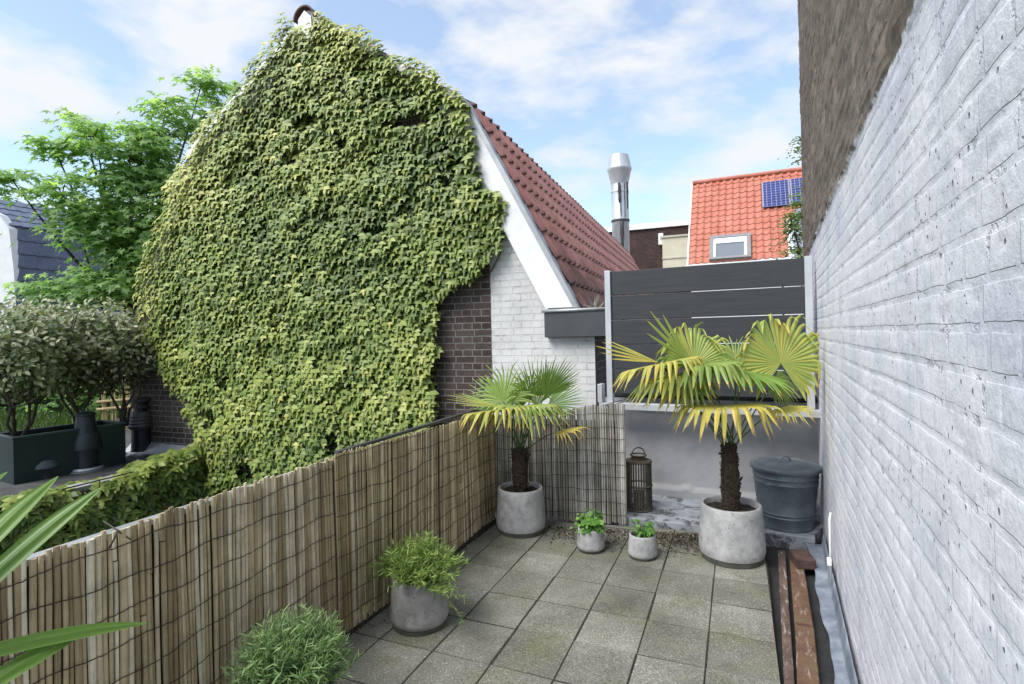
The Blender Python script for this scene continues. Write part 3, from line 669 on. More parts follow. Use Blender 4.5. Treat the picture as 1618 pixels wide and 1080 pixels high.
# verge boards
def verge(pa,pb,w,y0,y1,mat,name,off=0,cut=None):
    a=np.array(pa);b=np.array(pb)
    mb=MB(); q=[(a[0]-w+off,a[1]),(a[0]+off,a[1]),(b[0]+off,b[1]),(b[0]-w+off,b[1])]
    V=[(x,y0,z) for x,z in q]+[(x,y1,z) for x,z in q]
    mb.add(V,[[0,1,2,3],[7,6,5,4],[0,4,5,1],[1,5,6,2],[2,6,7,3],[3,7,4,0]]); return mb.build(name,mat,house,world=False,bevel=.003)
verge((5.10,1.735),(3.95,3.95),.29,-.075,-.012,whitepaint,'verge_board')
verge((5.15,1.735),(4.0,3.95),.055,-.09,.06,zinc,'verge_cap',off=.0)
# top part of the right verge: shallow
mb=MB()
for a,b in (((3.97,3.97),(1.96,5.38)),((-.05,3.97),(1.96,5.38))):
    d=np.array(b)-np.array(a); 
    V=[(a[0],-.045,a[1]-.10),(b[0],-.045,b[1]-.10),(b[0],-.045,b[1]),(a[0],-.045,a[1])]; V+= [(x,-.012,z) for x,_,z in V]
    Fc=[[0,1,2,3],[7,6,5,4],[0,4,5,1],[1,5,6,2],[2,6,7,3],[3,7,4,0]]
    mb.add(V,Fc if d[0]>0 else [f[::-1] for f in Fc])
mb.build('verge_board',whitepaint,house,world=False)
mb=MB(); V=[(PK[0]-.11,-.10,4.98),(PK[0]+.11,-.10,4.98),(PK[0]+.09,-.10,5.25),(PK[0],-.10,5.335),(PK[0]-.09,-.10,5.25)]; V+=[(x,-.05,z) for x,_,z in V]
mb.add(V,[[0,1,2,3,4],[9,8,7,6,5]]+[[i,5+i,5+(i+1)%5,(i+1)%5] for i in range(5)]); mb.build('finial_board',whitepaint,house,world=False)
# boxed gutter
mb=MB(); mb.box(4.80,5.44,-.10,11.9,1.455,1.70); gt=mb.build('gutter',gutterm,house,world=False,bevel=.006)
mb=MB(); mb.tube([(4.78,-.105,1.715),(5.46,-.105,1.715),(5.46,11.9,1.715)],.016,8); mb.build('gutter_rim',zinc,gt,world=False,smooth=True).matrix_parent_inverse=Matrix.Identity(4)
mb=MB(); mb.box(4.84,5.12,-.09,-.012,1.72,1.745); mb.build('verge_foot',soot,house,world=False)
# grass tuft growing in the gutter
P=[];Nn=[];T=[]
for k in range(46):
    a=random.uniform(0,2*math.pi);e=random.uniform(.5,1.4); d=np.array([math.cos(a)*math.cos(e),math.sin(a)*math.cos(e),math.sin(e)]); P.append(gp(5.30,-.02,1.71)+np.array([random.gauss(0,.02),random.gauss(0,.02),0]));T.append(d);Nn.append([random.gauss(0,1),-1,random.gauss(0,.5)])
tag(leaves('grass_tuft',P,Nn,T,RNG.uniform(.07,.17,46),RNG.uniform(.2,1,46),tpl_blade(.025),leafmat('dry_grass',[(0,(.12,.13,.08)),(1,(.45,.43,.36))],.2,.7,(1,1,1))),'pale dry grass tuft growing out of the end of the gutter','grass')
# flashing at the left foot and downpipe
mb=MB(); mb.add([(SLf,-.01,.14),(0.4,-.01,.10),(0.4,-.16,.01),(SLf,-.16,.01)],[[3,2,1,0]]); mb.build('foot_flashing',zinc,house,world=False)
mb=MB(); s0=-1.12; mb.tube([(s0-.06,-.06,1.80),(s0-.06,-.06,1.30),(s0-.04,-.09,1.24),(s0+.06,-.10,1.20)],.045,12); mb.build('downpipe',whitepaint,house,world=False,smooth=True)
# ================================================================== IVY ON THE GABLE
ivy_px=[(452,48),(462,38),(478,62),(490,66),(503,60),(508,34),(540,48),(578,52),(602,70),(628,96),(680,108),(702,138),(738,168),(748,205),(748,240),(768,268),(772,300),(796,325),(806,372),(806,392),(780,408),(768,432),(742,450),(716,466),(699,492),(692,528),(699,560),(694,600),(702,640),(700,668),(640,760),(600,1000),(310,1000),(340,745),(335,708),(325,680),(300,650),(277,610),(258,570),(240,545),(222,505),(222,468),(232,430),(246,388),(262,340),(290,275),(300,250),(332,198),(368,172),(400,122),(440,78)]
def sm(poly):
    return [gab(*p) for p in poly]
ivp=sm(ivy_px)
def ivy_leaves():
    sp=.056; ss=np.arange(-1.5,5.0,sp); zs=np.arange(-1.6,5.7,sp*.9); Sg,Zg=np.meshgrid(ss,zs); P=[]
    out=[]
    for layer,(dep,prob) in enumerate(((.03,.8),(.09,.9),(.15,1.0))):
        if layer==2: zs2=np.arange(-1.6,5.7,.056); ss2=np.arange(-1.5,5.0,.076); Sg,Zg=np.meshgrid(ss2,zs2); Sg=Sg+.038*(np.arange(len(zs2))%2)[:,None]; sp=.045
        s=Sg.ravel()+RNG.uniform(-.5,.5,Sg.size)*sp; z=Zg.ravel()+RNG.uniform(-.5,.5,Sg.size)*sp
        cs=(s-1.9);cz=(z-2.2);s_e=s-np.where(cs>0,.0,.15)*np.abs(np.tanh(cs*1.2))+(fbm(s*3.5,z*3.5,3,91)-.5)*.20; z_e=z+.02*np.clip(cz,0,1)+(fbm(s*3.5,z*3.5,3,95)-.5)*.16
        k=inpoly(s_e,z_e,ivp)&(RNG.random(s.size)<prob)
        # bare holes
        dens=fbm(s*1.6+3,z*2.2,3,101); k&=(dens>.215+.02*layer)|(z>4.0)
        for (hx,hy,rx,rz) in ((540,702,.09,.16),(405,745,.13,.12),(645,205,.22,.05),(516,575,.05,.06)):
            hs,hz=gab(hx,hy); k&=~((((s-hs)/rx)**2+((z-hz)/rz)**2)<1)
        if layer>0:
            for (hx,hy,rx,rz) in ((500,205,.22,.08),(480,262,.14,.10),(660,205,.26,.07),(610,372,.16,.05)):
                hs,hz=gab(hx,hy); k&=~((((s-hs)/rx)**2+((z-hz)/rz)**2)<1)
        s=s[k];z=z[k]; bul=fbm(s*2.2,z*3.2,3,111)
        d=dep+(bul-.3)*.17+RNG.random(len(s))*(.05 if layer<2 else .025)
        # gets thinner at the right margin
        d*=np.interp(s,[-1,0,3.2,4.6],[1.0,1.1,1,.55])
        out.append((s,z,d,bul))
    s=np.concatenate([o[0] for o in out]);z=np.concatenate([o[1] for o in out]);d=np.concatenate([o[2] for o in out]);bul=np.concatenate([o[3] for o in out])
    n=len(s); P=G0[None]+gu[None]*s[:,None]-gwv[None]*d[:,None]; P=np.c_[P,z+.05]
    out_=np.concatenate([np.full(len(o[0]),i) for i,o in enumerate(out)]); tilt=np.where(out_==2,RNG.uniform(.22,.62,n),RNG.uniform(.2,1.0,n)); side=rn(n,.17)
    # wrap round the left edge: leaves near it lean left
    side-=np.clip((.1-s)/.9,0,1)*np.clip((z-1)/2,0,1)*.5
    top=np.interp(s,[-1.2,-.05,1.96,3.97,5],[1.73,3.95,5.4,3.95,1.9]); nearTop=np.clip(1-(top-z)/.5,0,1)
    Nn=(-gwv[None]*np.cos(tilt)[:,None]+gu[None]*side[:,None]); Nn=np.c_[Nn,np.sin(tilt)+nearTop*.3]
    T=np.c_[gu[None]*(rn(n,1.0)*np.where(out_==2,.16,.35))[:,None]-gwv[None]*.5,-np.ones(n)]
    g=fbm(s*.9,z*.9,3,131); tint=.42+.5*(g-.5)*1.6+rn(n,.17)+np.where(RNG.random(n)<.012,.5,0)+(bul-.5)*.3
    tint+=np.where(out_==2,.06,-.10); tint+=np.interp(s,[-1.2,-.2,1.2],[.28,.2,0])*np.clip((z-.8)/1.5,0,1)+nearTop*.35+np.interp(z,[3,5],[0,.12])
    size=RNG.choice([.8,1,1,1.15],n)*RNG.uniform(.062,.098,n)*np.interp(s,[3.2,4.6],[1,1.12])
    return P,Nn,T,size,tint
ivy=empty('climbing_ivy',tuple(gp(2,-.1,-1.5)),0,label='dense green ivy covering most of the brick gable wall',cat='climbing plant')
P,Nn,T,sz,ti=ivy_leaves(); print('ivy leaves',len(P))
leaves('foliage',P,Nn,T,sz,ti,tpl_ivy(),ivym,ivy)
# stems
mb=MB()
for k in range(36):
    s=random.uniform(-.6,4.1); z=-1.5; pts=[]
    for i in range(30):
        q=gp(s,-.025,z); pts.append(tuple(q)); s+=random.gauss(0,.05); z+=.16
        if not inpoly(np.array([s]),np.array([z]),ivp)[0] and z>0: break
    if len(pts)>2: mb.tube(pts,[.012*(1-i/len(pts)*.7) for i in range(len(pts))],5)
sA=gab(778,428); sB=gab(795,400); mb.tube([tuple(gp(sA[0]-.1,-.03,sA[1]-.08)),tuple(gp(sA[0],-.03,sA[1])),tuple(gp(sB[0],-.04,sB[1]+.02))],.006,5)
mb.build('stem',bark,ivy,smooth=True)
# ================================================================== NEIGHBOUR FLAT ROOF, PARAPET AND ITS IVY
def pq(s,off=0): p=np.array([-3.95,6.99])-gwv*s-gu*off; return p     # parapet line towards the camera, off to the left
mb=MB(); poly=[pq(-.05),pq(4.5),pq(4.5,9),pq(-.05,.4),G0+gu*SLf,G0+gu*SLf+gwv*8,G0+gu*SLf+gwv*8-gu*9]
poly=[pq(-.05,0),pq(4.5,0),pq(4.5,9),G0+gu*(SLf-9)+gwv*0.0,G0+gu*(SLf-9)+gwv*7,G0+gu*(SLf-.01)+gwv*7,G0+gu*(SLf-.01)-gwv*.01,pq(-.05,0)+0*gu]
mb.prism([tuple(p) for p in poly[:7]],-3.19,-.03); tag(mb.build('neighbour_roof',simple('roof_gravel_felt',[(.3,(.03,.03,.032)),(.7,(.085,.085,.085))],5,.85,.6,.01,40)),kind='structure')
mb=MB(); a,b=pq(.0,.02),pq(4.5,.02); c_,d_=pq(4.5,.22),pq(0,.22); mb.prism([tuple(a),tuple(b),tuple(c_),tuple(d_)],-.03,.015)
tag(mb.build('roof_kerb',concrete,bevel=.006),'low concrete kerb along the edge of the neighbouring flat roof','kerb')
def parapet_ivy():
    n=5200; s=RNG.uniform(-.25,4.0,n); a=RNG.random(n)
    # profile: mound over kerb then hanging
    hump=fbm(s*3.2,s*0,3,7)*.30-.06
    ang=a*1.0; lat=np.where(a<.35,-(.35-a)/.35*.38,(a-.35)*.25); zz=np.where(a<.35,.09+hump*(.3+a/.35*.7),.09+hump-(a-.35)/.65*1.5)-.03-.085*np.clip(s,0,3)
    lat=lat+(fbm(s*3,zz*3,3,9)-.3)*.45
    P=np.array([-3.95,6.99])[None]-gwv[None]*s[:,None]+gu[None]*lat[:,None]; P=np.c_[P,zz+rn(n,.03)]
    up=np.where(a<.35,1.1,.7)
    Nn=np.c_[gu[None]*(.75+rn(n,.25))[:,None]-gwv[None]*(.35+rn(n,.25))[:,None],up+rn(n,.25)]
    T=np.c_[gu[None]*(.5+rn(n,.35))[:,None]-gwv[None]*(.4+rn(n,.35))[:,None],-np.ones(n)*.9]
    ti=.28+rn(n,.17)+np.where(a<.4,.22,-.05)  # the mound's shade is put into a darker leaf tint
    return P,Nn,T,RNG.uniform(.075,.15,n),ti
iv2=empty('trailing_ivy',(*pq(2),-.03),0,label='ivy mound spilling over the kerb of the neighbouring flat roof',cat='climbing plant')
P,Nn,T,sz,ti=parapet_ivy(); leaves('foliage',P,Nn,T,sz,ti,tpl_ivy(),ivym,iv2)
mb=MB()
for k in range(14):
    s=random.uniform(0,3.8); pts=[]
    for i in range(10): q=pq(s+random.gauss(0,.03),-.04-.0*i); pts.append((q[0],q[1],.05-i*.16)); s+=random.gauss(0,.05)
    mb.tube(pts,.006,5)
mb.tube([(*pq(x,-.04),.05) for x in np.linspace(-.1,3.9,12)],.008,5); mb.build('stem',bark,iv2,smooth=True)
# planter
pa=atz(22,759,.02)[:2]; pb=atz(199,725.6,.02)[:2]; pd=pb-pa; PL=np.linalg.norm(pd); pang=math.atan2(pd[1],pd[0])
pl=empty('planter_trough',(*pa,-.03),pang,label='long dark green planter trough on the neighbouring flat roof',cat='planter')
PW=.55; ph=.50
mb=MB(); t_=.03
mb.box(0,PL,0,t_,0,ph);mb.box(0,PL,PW-t_,PW,0,ph);mb.box(0,t_,t_+.001,PW-t_-.001,0,ph);mb.box(PL-t_,PL,t_+.001,PW-t_-.001,0,ph);mb.box(t_,PL-t_,t_+.001,PW-t_-.001,.02,.06)
mb.build('trough',planterm,pl,world=False)
mb=MB()
for b in ((-.012,PL+.012,-.012,t_+.006),(-.012,PL+.012,PW-t_-.006,PW+.012),(-.012,t_+.006,t_+.006,PW-t_-.006),(PL-t_-.006,PL+.012,t_+.006,PW-t_-.006)): mb.box(*b[:4],ph+.001,ph+.022)
mb.build('rim',simple('planter_rim',[(.3,(.02,.035,.038)),(.7,(.04,.06,.062))],5,.5,.1),pl,world=False,bevel=.003)
mb=MB(); mb.box(t_+.002,PL-t_-.002,t_+.003,PW-t_-.003,.062,ph-.06); mb.build('soil',soil,pl,world=False)
mb=MB(); Mp=Matrix.Translation((*pa,-.03))@Matrix.Rotation(pang,4,'Z')
mb.box(-.25,PL+.2,-.02,.08,0,.028,Mp@Matrix.Translation((0,-.03,-.0)));
def inP(x,y,z): return np.array(Mp@Vector((x,y,z)))
# shrubs in the planter
def shrub(bx,by,top_px,label,nst=5,rx=.62,nl=2300,seed=0):
    random.seed(seed+50); base=inP(bx,by,ph-.06); sh=empty('silver_shrub',tuple(base),0,label=label,cat='shrub',group='silver leaved shrubs in the trough')
    c=np.array([*(aty(top_px[0],top_px[1],base[1]+.1))]); mb=MB(); ends=[]
    ztop=c[2]; zc=(ztop+base[2]+.30)/2+.05; hz=(ztop-zc)
    for k in range(nst):
        a=2*math.pi*k/nst+random.uniform(-.4,.4); r=random.uniform(.15,.38); p=np.array(base)+[math.cos(a)*.03,math.sin(a)*.03,0]; pts=[p.copy()]
        for i in range(5):
            t=(i+1)/5; q=base+np.array([math.cos(a)*r*t**.8,math.sin(a)*r*t**.8,(zc-base[2])*t])+np.array([random.gauss(0,.03),random.gauss(0,.03),0]); pts.append(q)
        mb.tube([tuple(q) for q in pts],[.019-.002*i for i in range(len(pts))],6); ends.append(pts[-1])
        for j in range(6):
            st=pts[random.randint(2,5)]; a2=a+random.uniform(-1.4,1.4); e=st+np.array([math.cos(a2)*random.uniform(.15,.4),math.sin(a2)*random.uniform(.15,.4),random.uniform(.1,.45)]); m_=(st+e)/2+[0,0,-.03]
            mb.tube([tuple(st),tuple(m_),tuple(e)],[.011,.008,.004],5)
    mb.build('stem',bark,sh,smooth=True)
    n=nl; d=RNG.normal(size=(n,3)); d/=np.linalg.norm(d,axis=1)[:,None]; r=RNG.random(n)**.42
    cc=np.array([base[0]+(c[0]-base[0])*.7,base[1]+.03,zc]); lump=1+.25*(fbm(d[:,0]*3+seed,d[:,2]*3,2,seed)-.5)*2
    P=cc+d*r[:,None]*np.array([rx,.5,hz])*lump[:,None]
    keep=(P[:,2]>base[2]+.02+.40*RNG.random(n)**1.6); P=P[keep];d=d[keep];n=len(P)
    Nn=d*.5+np.c_[rn(n,.6),rn(n,.5)-.8,np.ones(n)*.5+rn(n,.5)]; T=d*.7+RNG.normal(size=(n,3))*.7
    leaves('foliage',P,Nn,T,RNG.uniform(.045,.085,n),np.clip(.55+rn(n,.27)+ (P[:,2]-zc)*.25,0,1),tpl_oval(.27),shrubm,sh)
shrub(.12,.25,(25,474),'silver leaved shrub at the near end of the green trough',5,.62,3600,1)
shrub(.72,.28,(95,474),'silver leaved shrub in the middle of the green trough',5,.6,3200,2)
shrub(1.2,.26,(165,476),'silver leaved shrub at the far end of the trough, nearest the ivy',5,.55,2900,3)
random.seed(11)
# roof vents
def vent(name,px,yb,yt,prof,mat,mat2,label,zb=-.03,split=None,n=32):
    p=atz(px,yb,zb); Yc=p[1]+.08; x,y=p[0]*(Yc/p[1]),Yc; hz=aty(px,yt,Yc)[2]-zb
    v=empty(name,(x,y,zb),0,label=label,cat='roof vent')
    return v,hz,Yc
v,hz,Yc=vent('roof_vent',137,745,650,None,None,None,'dark conical roof vent standing in front of the green trough'); k=Yc/F
mb=MB(); mb.lathe([(19*k*1.25,0),(19*k*1.25,.02),(15*k,.05),(15*k,.36*hz)],n=32); mb.build('pipe',darkplastic,v,world=False,auto=40)
mb=MB(); mb.lathe([(13*k,.36*hz),(21*k,.37*hz),(21*k,.42*hz),(17*k,.62*hz),(16*k,.64*hz)],n=32); mb.build('skirt',darkplastic,v,world=False,auto=40)
mb=MB(); mb.lathe([(15*k,.64*hz),(12*k,.93*hz),(13.5*k,.94*hz),(13.5*k,.97*hz),(8*k,hz)],n=32); mb.build('cap',darkplastic,v,world=False,auto=40)
mb=MB(); mb.lathe([(17*k,.0),(26*k,.001),(20*k,.045)],n=24,cap0=False,cap1=False); mb.build('collar',zinc,v,world=False,smooth=True)
v,hz,Yc=vent('roof_vent',224,720,628,None,None,None,'tall grey banded roof vent beside the left foot of the gable'); k=Yc/F
mb=MB(); mb.lathe([(14*k,0),(13*k,.45*hz)],n=28); mb.build('pipe',darkplastic,v,world=False,auto=40)
mb=MB(); pr=[(13*k,.45*hz),(16*k,.47*hz)]
for i in range(4): z=.5+.055*i; pr+=[(17.5*k-i*.9*k,z*hz),(18.5*k-i*.9*k,(z+.015)*hz),(17*k-i*.9*k,(z+.045)*hz)]
pr+=[(12*k,.76*hz)]; mb.lathe(pr,n=28); mb.build('banded_hood',greyvent,v,world=False,auto=40)
mb=MB(); mb.lathe([(9*k,.76*hz),(9*k,.93*hz)],n=24); mb.build('neck',darkplastic,v,world=False,auto=40)
mb=MB(); mb.lathe([(13*k,.93*hz),(14*k,.94*hz),(14*k,.985*hz),(12*k,hz)],n=28); mb.lathe([(12*k,.83*hz),(12.5*k,.84*hz),(12*k,.87*hz)],n=28); mb.build('cap',greyvent,v,world=False,auto=40)
mb=MB(); mb.lathe([(15*k,.0),(22*k,.001),(15*k,.06)],n=20,cap0=False,cap1=False,wob=.05); mb.build('collar',zinc,v,world=False,smooth=True)
v,hz,Yc=vent('roof_vent',70,757,723,None,None,None,'low mushroom roof vent left of the dark conical vent'); k=Yc/F
mb=MB(); mb.lathe([(15*k,0),(14*k,.5*hz)],n=28); mb.build('pipe',darkplastic,v,world=False,auto=40)
mb=MB(); mb.lathe([(15*k,.5*hz),(21*k,.55*hz),(20*k,.7*hz),(15*k,.92*hz),(5*k,hz)],n=28); mb.build('cap',simple('vent_cap',[(.3,(.03,.045,.055)),(.7,(.06,.08,.09))],6,.5,.1),v,world=False,auto=40)
# ================================================================== BAMBOO FENCES
def slats(line,sa,sb,wmin,wmax,z0,topf,bulge,mat,gapf=.12,jit=.008,thick=.35,broken=0.03):
    """line(s,off)->xy ; returns MB"""
    mb=MB(); s=sa
    while s<sb:
        w=random.uniform(wmin,wmax); 
        if random.random()<.12: w*=1.35
        tn=min(1,max(0,random.gauss(.5,.36))); zt_=topf(s)+random.uniform(-jit,jit); lean=random.gauss(0,.004)
        zb_=z0+random.uniform(-.01,.01)
        segs=[(zb_,zt_)]
        if random.random()<broken*3: zm=random.uniform(.25,.8); segs=[(zb_,zm-.002),(zm+.002,zt_)]
        off0=random.uniform(-.003,.003)
        for (za,zc) in segs:
            m=8; V=[];Fc=[]
            dd=random.uniform(-.002,.002)
            for i in range(m+1):
                t=i/m; z=za+(zc-za)*t; b=bulge(s,z)+off0+dd; sh=lean*(z-.4)+.0015*math.sin(z*9+s*40)
                ww=w*.5*(1+.05*math.sin(z*30+s*70))
                for (ds,do) in ((-ww,0),(-ww*.78,w*thick*.62),(-ww*.3,w*thick*.95),(ww*.3,w*thick*.95),(ww*.78,w*thick*.62),(ww,0)):
                    q=line(s+w/2+ds+sh,b+do); V.append((q[0],q[1],z))
            for i in range(m):
                for j in range(5): a=i*6+j; Fc.append([a+6,a+7,a+1,a])
                Fc.append([i*6,i*6+5,(i+1)*6+5,(i+1)*6])
            Fc.append([m*6+k for k in (0,5,4,3,2,1)])
            mb.add(V,Fc,min(1,max(0,tn+random.uniform(-.08,.08))))
        s+=w*(1+random.uniform(0,gapf)) + (random.uniform(.004,.012) if random.random()<.05 else 0)
    return mb
def wires(line,sa,sb,zs,bulge,r=.0018,off=.0135,sag=.006):
    mb=MB()
    for z in zs:
        pts=[];s=sa;ph=random.uniform(0,6)
        while s<=sb:
            q=line(s,bulge(s,z)+off+.002*math.sin(s*260)); pts.append((q[0],q[1],z+sag*math.sin(s*7+ph)+.005*math.sin(s*23+ph)+random.uniform(-.002,.002))); s+=.012
        mb.tube(pts,r,4,cap=False)
    return mb
gapdarkm=simple('gap_dark_sheet',[(.3,(.012,.015,.010)),(.7,(.03,.034,.022))],30,.9,.3)  # for the added sheet that darkens the slat gaps
lineL=lambda s,off=0: FL+tw*s+tu*off                     # s along the fence from Y=3
sY=lambda Y:(Y-3.0)/tw[1]
zs=[.10+.105*i for i in range(8)]
def b1(s,z): return .006*math.sin(s*4)+.008*math.sin(s*9+z*2)
f1=empty('bamboo_fence',(*lineL(sY(1.9)),0),0,label='nearest roll of the left bamboo fence, with wide split slats',cat='fence',group='bamboo fences round the terrace')
slats(lineL,sY(.2),sY(2.70),.011,.020,.0,lambda s:.895+.006*math.sin(s*5),b1,bam_near,.24,.010,.5).build('slat_panel',bam_near,f1)
wires(lineL,sY(.2),sY(2.70),zs,b1).build('binding_wire',wire,f1)
def b2(s,z): return .02+.022*math.sin(s*3.1+.5)*(z/.9)+.010*math.sin(s*8+1)
f2=empty('bamboo_fence',(*lineL(sY(3.5)),0),0,label='far roll of the left bamboo fence, thin brown canes up to the corner',cat='fence',group='bamboo fences round the terrace')
slats(lineL,sY(2.68),sY(4.43),.007,.0125,.0,lambda s:.90+.012*math.sin(s*3+2)-max(0,s-1.1)*.12,b2,bam_far,.18,.006,.55).build('slat_panel',bam_far,f2)
wires(lineL,sY(2.68),sY(4.43),[.09+.1*i for i in range(9)],b2,.0017,.011).build('binding_wire',wire,f2)
# grey rail behind the left fence, and an added dark sheet for gap shade
for (ya,yb,zt2,par) in ((.2,2.69,.86,f1),(2.70,4.40,.885,f2)):
    mb=MB(); mb.prism([tuple(lineL(sY(ya),-.012)),tuple(lineL(sY(yb),-.012)),tuple(lineL(sY(yb),-.0085)),tuple(lineL(sY(ya),-.0085))],.05,zt2); mb.build('added_gap_backing',gapdarkm,par)
rl=empty('fence_rail',(*lineL(0),0),0,label='grey metal rail with posts behind the left bamboo fence',cat='rail')
mb=MB()
a=lineL(sY(.2),-.05);b=lineL(sY(2.70),-.05);c_=lineL(sY(2.70),-.008);d_=lineL(sY(.2),-.008); mb.prism([tuple(a),tuple(b),tuple(c_),tuple(d_)],.860,.878); mb.build('top_rail',zinc,rl)
mb=MB(); a=lineL(sY(2.74),-.05);b=lineL(sY(4.4),-.05);c_=lineL(sY(4.4),-.02);d_=lineL(sY(2.74),-.02); mb.prism([tuple(a),tuple(b),tuple(c_),tuple(d_)],.895,.912); mb.build('top_rail',gutterm,rl)
for Y in (.5,1.6,2.7,3.6,4.38):
    mb=MB(); q=lineL(sY(Y),-.038); mb.box(q[0]-.012,q[0]+.012,q[1]-.012,q[1]+.012,-.05,.871); mb.build('post',gutterm,rl)
# black cable tie
mb=MB(); q=lineL(sY(1.74),.02); mb.tube([(*lineL(sY(1.71),.018),.84),(*lineL(sY(1.735),.02),.885),(*lineL(sY(1.77),.018),.845)],.003,5); mb.tube([(*lineL(sY(1.735),.02),.887),(*lineL(sY(1.735),-.055),.909)],.003,5); mb.build('tie',wire,rl)
# back fence
BA=math.atan2(-.276,.98); BP=np.array([-.17,4.452]); bu=np.array([math.cos(BA),math.sin(BA)]); bv=np.array([math.sin(BA),-math.cos(BA)])
lineB=lambda s,off=0: BP+bu*s+bv*off
def b3(s,z): return .012*math.sin(s*6)+.006
f3=empty('bamboo_fence',(*lineB(.5),0),0,label='weathered pale bamboo fence across the back beside the low wall',cat='fence',group='bamboo fences round the terrace')
topb=lambda s:.825+.115*np.interp(s,[0,.5,.85,.95,1.1],[0,.4,.8,1,1])+.012*math.sin(s*9)*(s<.85)
slats(lineB,.02,1.07,.010,.018,.005,topb,b3,bam_back,.34,.006,.5).build('slat_panel',bam_back,f3)
wires(lineB,.02,1.07,[.07+.098*i for i in range(9)],b3,.0018,.011).build('binding_wire',wire,f3)
mb=MB(); mb.box(-.02,1.02,-.03,-.01,.02,.80,Matrix.Translation((*BP,0))@Matrix.Rotation(BA,4,'Z')@Matrix.Scale(-1,4,(0,1,0))); mb.build('backing_board',bitumen,f3)
mb=MB()
for s_ in (.93,.985): 
    q=lineB(s_,.022);q2=sc_pt(-.55+s_-.93,-.05); mb.tube([(*q,.70),(*q,.93),(*q2,.93)],.003,5)
mb.build('cable_tie',wire,f3)
# ================================================================== POTS
def pot(px,pyb,rb,rt,h,label,mat=pot_light,r3=None,group='concrete flower pots on the terrace',foot=True):
    q=atz(px,pyb,0); dirn=q[:2]/np.linalg.norm(q[:2]); c=q[:2]+dirn*rb
    p=empty('flower_pot',(*c,0),random.uniform(0,6),label=label,cat='flower pot',group=group)
    mb=MB(); z0=.03*h/.3 if foot else 0
    pr=[(rb*.90,z0),(rb*.965,z0+.006),(rb,z0+.035*h/.33)]
    for i in range(1,11):
        t=i/10; pr.append((rb+(rt-rb)*(t**1.25),z0+.035*h/.33+(h-z0-.035*h/.33-.006)*t))
    th=.09*rt+.004
    pr+=[(rt-.004,h),(rt-th+.004,h),(rt-th,h-.006),(rt-th,h-.14*h),(0.001,h-.14*h)]
    mb.lathe(pr,n=64,cap0=True,cap1=False); mb.build('vessel',mat,p,world=False,auto=50)
    mb=MB(); mb.lathe([(rb*.86,0),(rb*.92,.004),(rb*.955,z0+.003),(rb*.9,z0-.0)],n=64); mb.build('foot_ring',darkfoot,p,world=False,auto=50)
    # soil
    V=[];Fc=[];n=28;m=9;R=rt-th-.001
    for i in range(m+1):
        for k in range(n):
            an=2*math.pi*k/n; r=R*i/m+.0005; V.append((r*math.cos(an),r*math.sin(an),h-.11*h+random.uniform(-.006,.008)-(.002 if i==m else 0)))
    for i in range(m):
        for k in range(n): k2=(k+1)%n; Fc.append([i*n+k,(i+1)*n+k,(i+1)*n+k2,i*n+k2])
    mb=MB(); mb.add(V,Fc); mb.build('soil',soil,p,world=False)
    return p,c
pL,cL=pot(824,853,.187,.170,.335,'large pale concrete pot with a palm beside the bamboo corner')
pR,cR=pot(1157,901,.205,.186,.355,'large grey concrete pot with the bigger palm in front of the bin')
pM,cM=pot(664,1009,.150,.135,.255,'mid sized darker concrete pot with a bright grassy herb by the left fence',pot_dark)
p1,c1=pot(934,877,.094,.086,.155,'small concrete pot with a leafy green herb near the back fence')
p2,c2=pot(1016,889,.094,.086,.155,'small concrete pot with sparse seedlings near the big palm')
cN=aty(455,1100,1.93)[:2]; pN=None
def pot_at(c,rb,rt,h,label,mat):
    q=np.array([*c]); d=q/np.linalg.norm(q); f=q-d*rb
    u=f/f[1]; # back to pixel not needed: place directly
    return q
# nearest lavender pot
_o=atz
def atz_fixed(px,py,z=0): return np.array([*cNf,0.0])
cNc=np.array([-.805,1.90]); dN=cNc/np.linalg.norm(cNc); cNf=cNc-dN*.165
atz=atz_fixed; pN,cN=pot(0,0,.165,.15,.27,'nearest dark concrete pot with a bushy grey green lavender',pot_dark); atz=_o
# ------------------------------------------------------------------ herbs
def bushy(name,c,z0,R,hz,nst,nlf,lf,mat,label,lean=(0,0),seed=0,wd=.07,tb=.5):
    random.seed(seed); b=empty(name,(*c,z0),0,label=label,cat='plant'); P=[];T=[];Nn=[];ti=[];szs=[]; mb=MB()
    for k in range(nst):
        a=random.uniform(0,2*math.pi); r=math.sqrt(random.random())*(1+.18*math.sin(2*a+seed)+.12*math.sin(5*a+seed*2))*(1.3 if random.random()<.09 else 1); e=np.array([math.cos(a)*R*r+lean[0],math.sin(a)*R*r+lean[1],hz*(1-.55*r*r)*random.uniform(.55,1.2)])
        bs=np.array([c[0]+math.cos(a)*r*R*.35,c[1]+math.sin(a)*r*R*.35,z0]); tip=np.array([c[0],c[1],z0])+e
        mid=(bs+tip)/2+np.array([random.gauss(0,.012),random.gauss(0,.012),.02])
        mb.tube([tuple(bs),tuple(mid),tuple(tip)],[.0018,.0013,.0008],3,cap=False,a=.4)
        up=tip-bs; up/=np.linalg.norm(up); cc=random.gauss(tb,.17)
        for j in range(nlf):
            t=.25+.78*(j/nlf)**.8; p=(1-t)**2*bs+2*t*(1-t)*mid+t*t*tip; an=random.uniform(0,2*math.pi)
            sidev=np.array([math.cos(an),math.sin(an),random.uniform(-.1,.3)]); d=up*random.uniform(.5,1.3)+sidev*.8
            P.append(p);T.append(d);Nn.append(np.array([random.gauss(0,1),random.gauss(0,1),1.0]));ti.append(cc+random.gauss(0,.15)-(1-t)*.35);szs.append(lf*random.uniform(.6,1.3))
    mb.build('stem',mat,b)
    leaves('foliage',P,Nn,T,np.array(szs),np.array(ti),tpl_blade(wd),mat,b); return b
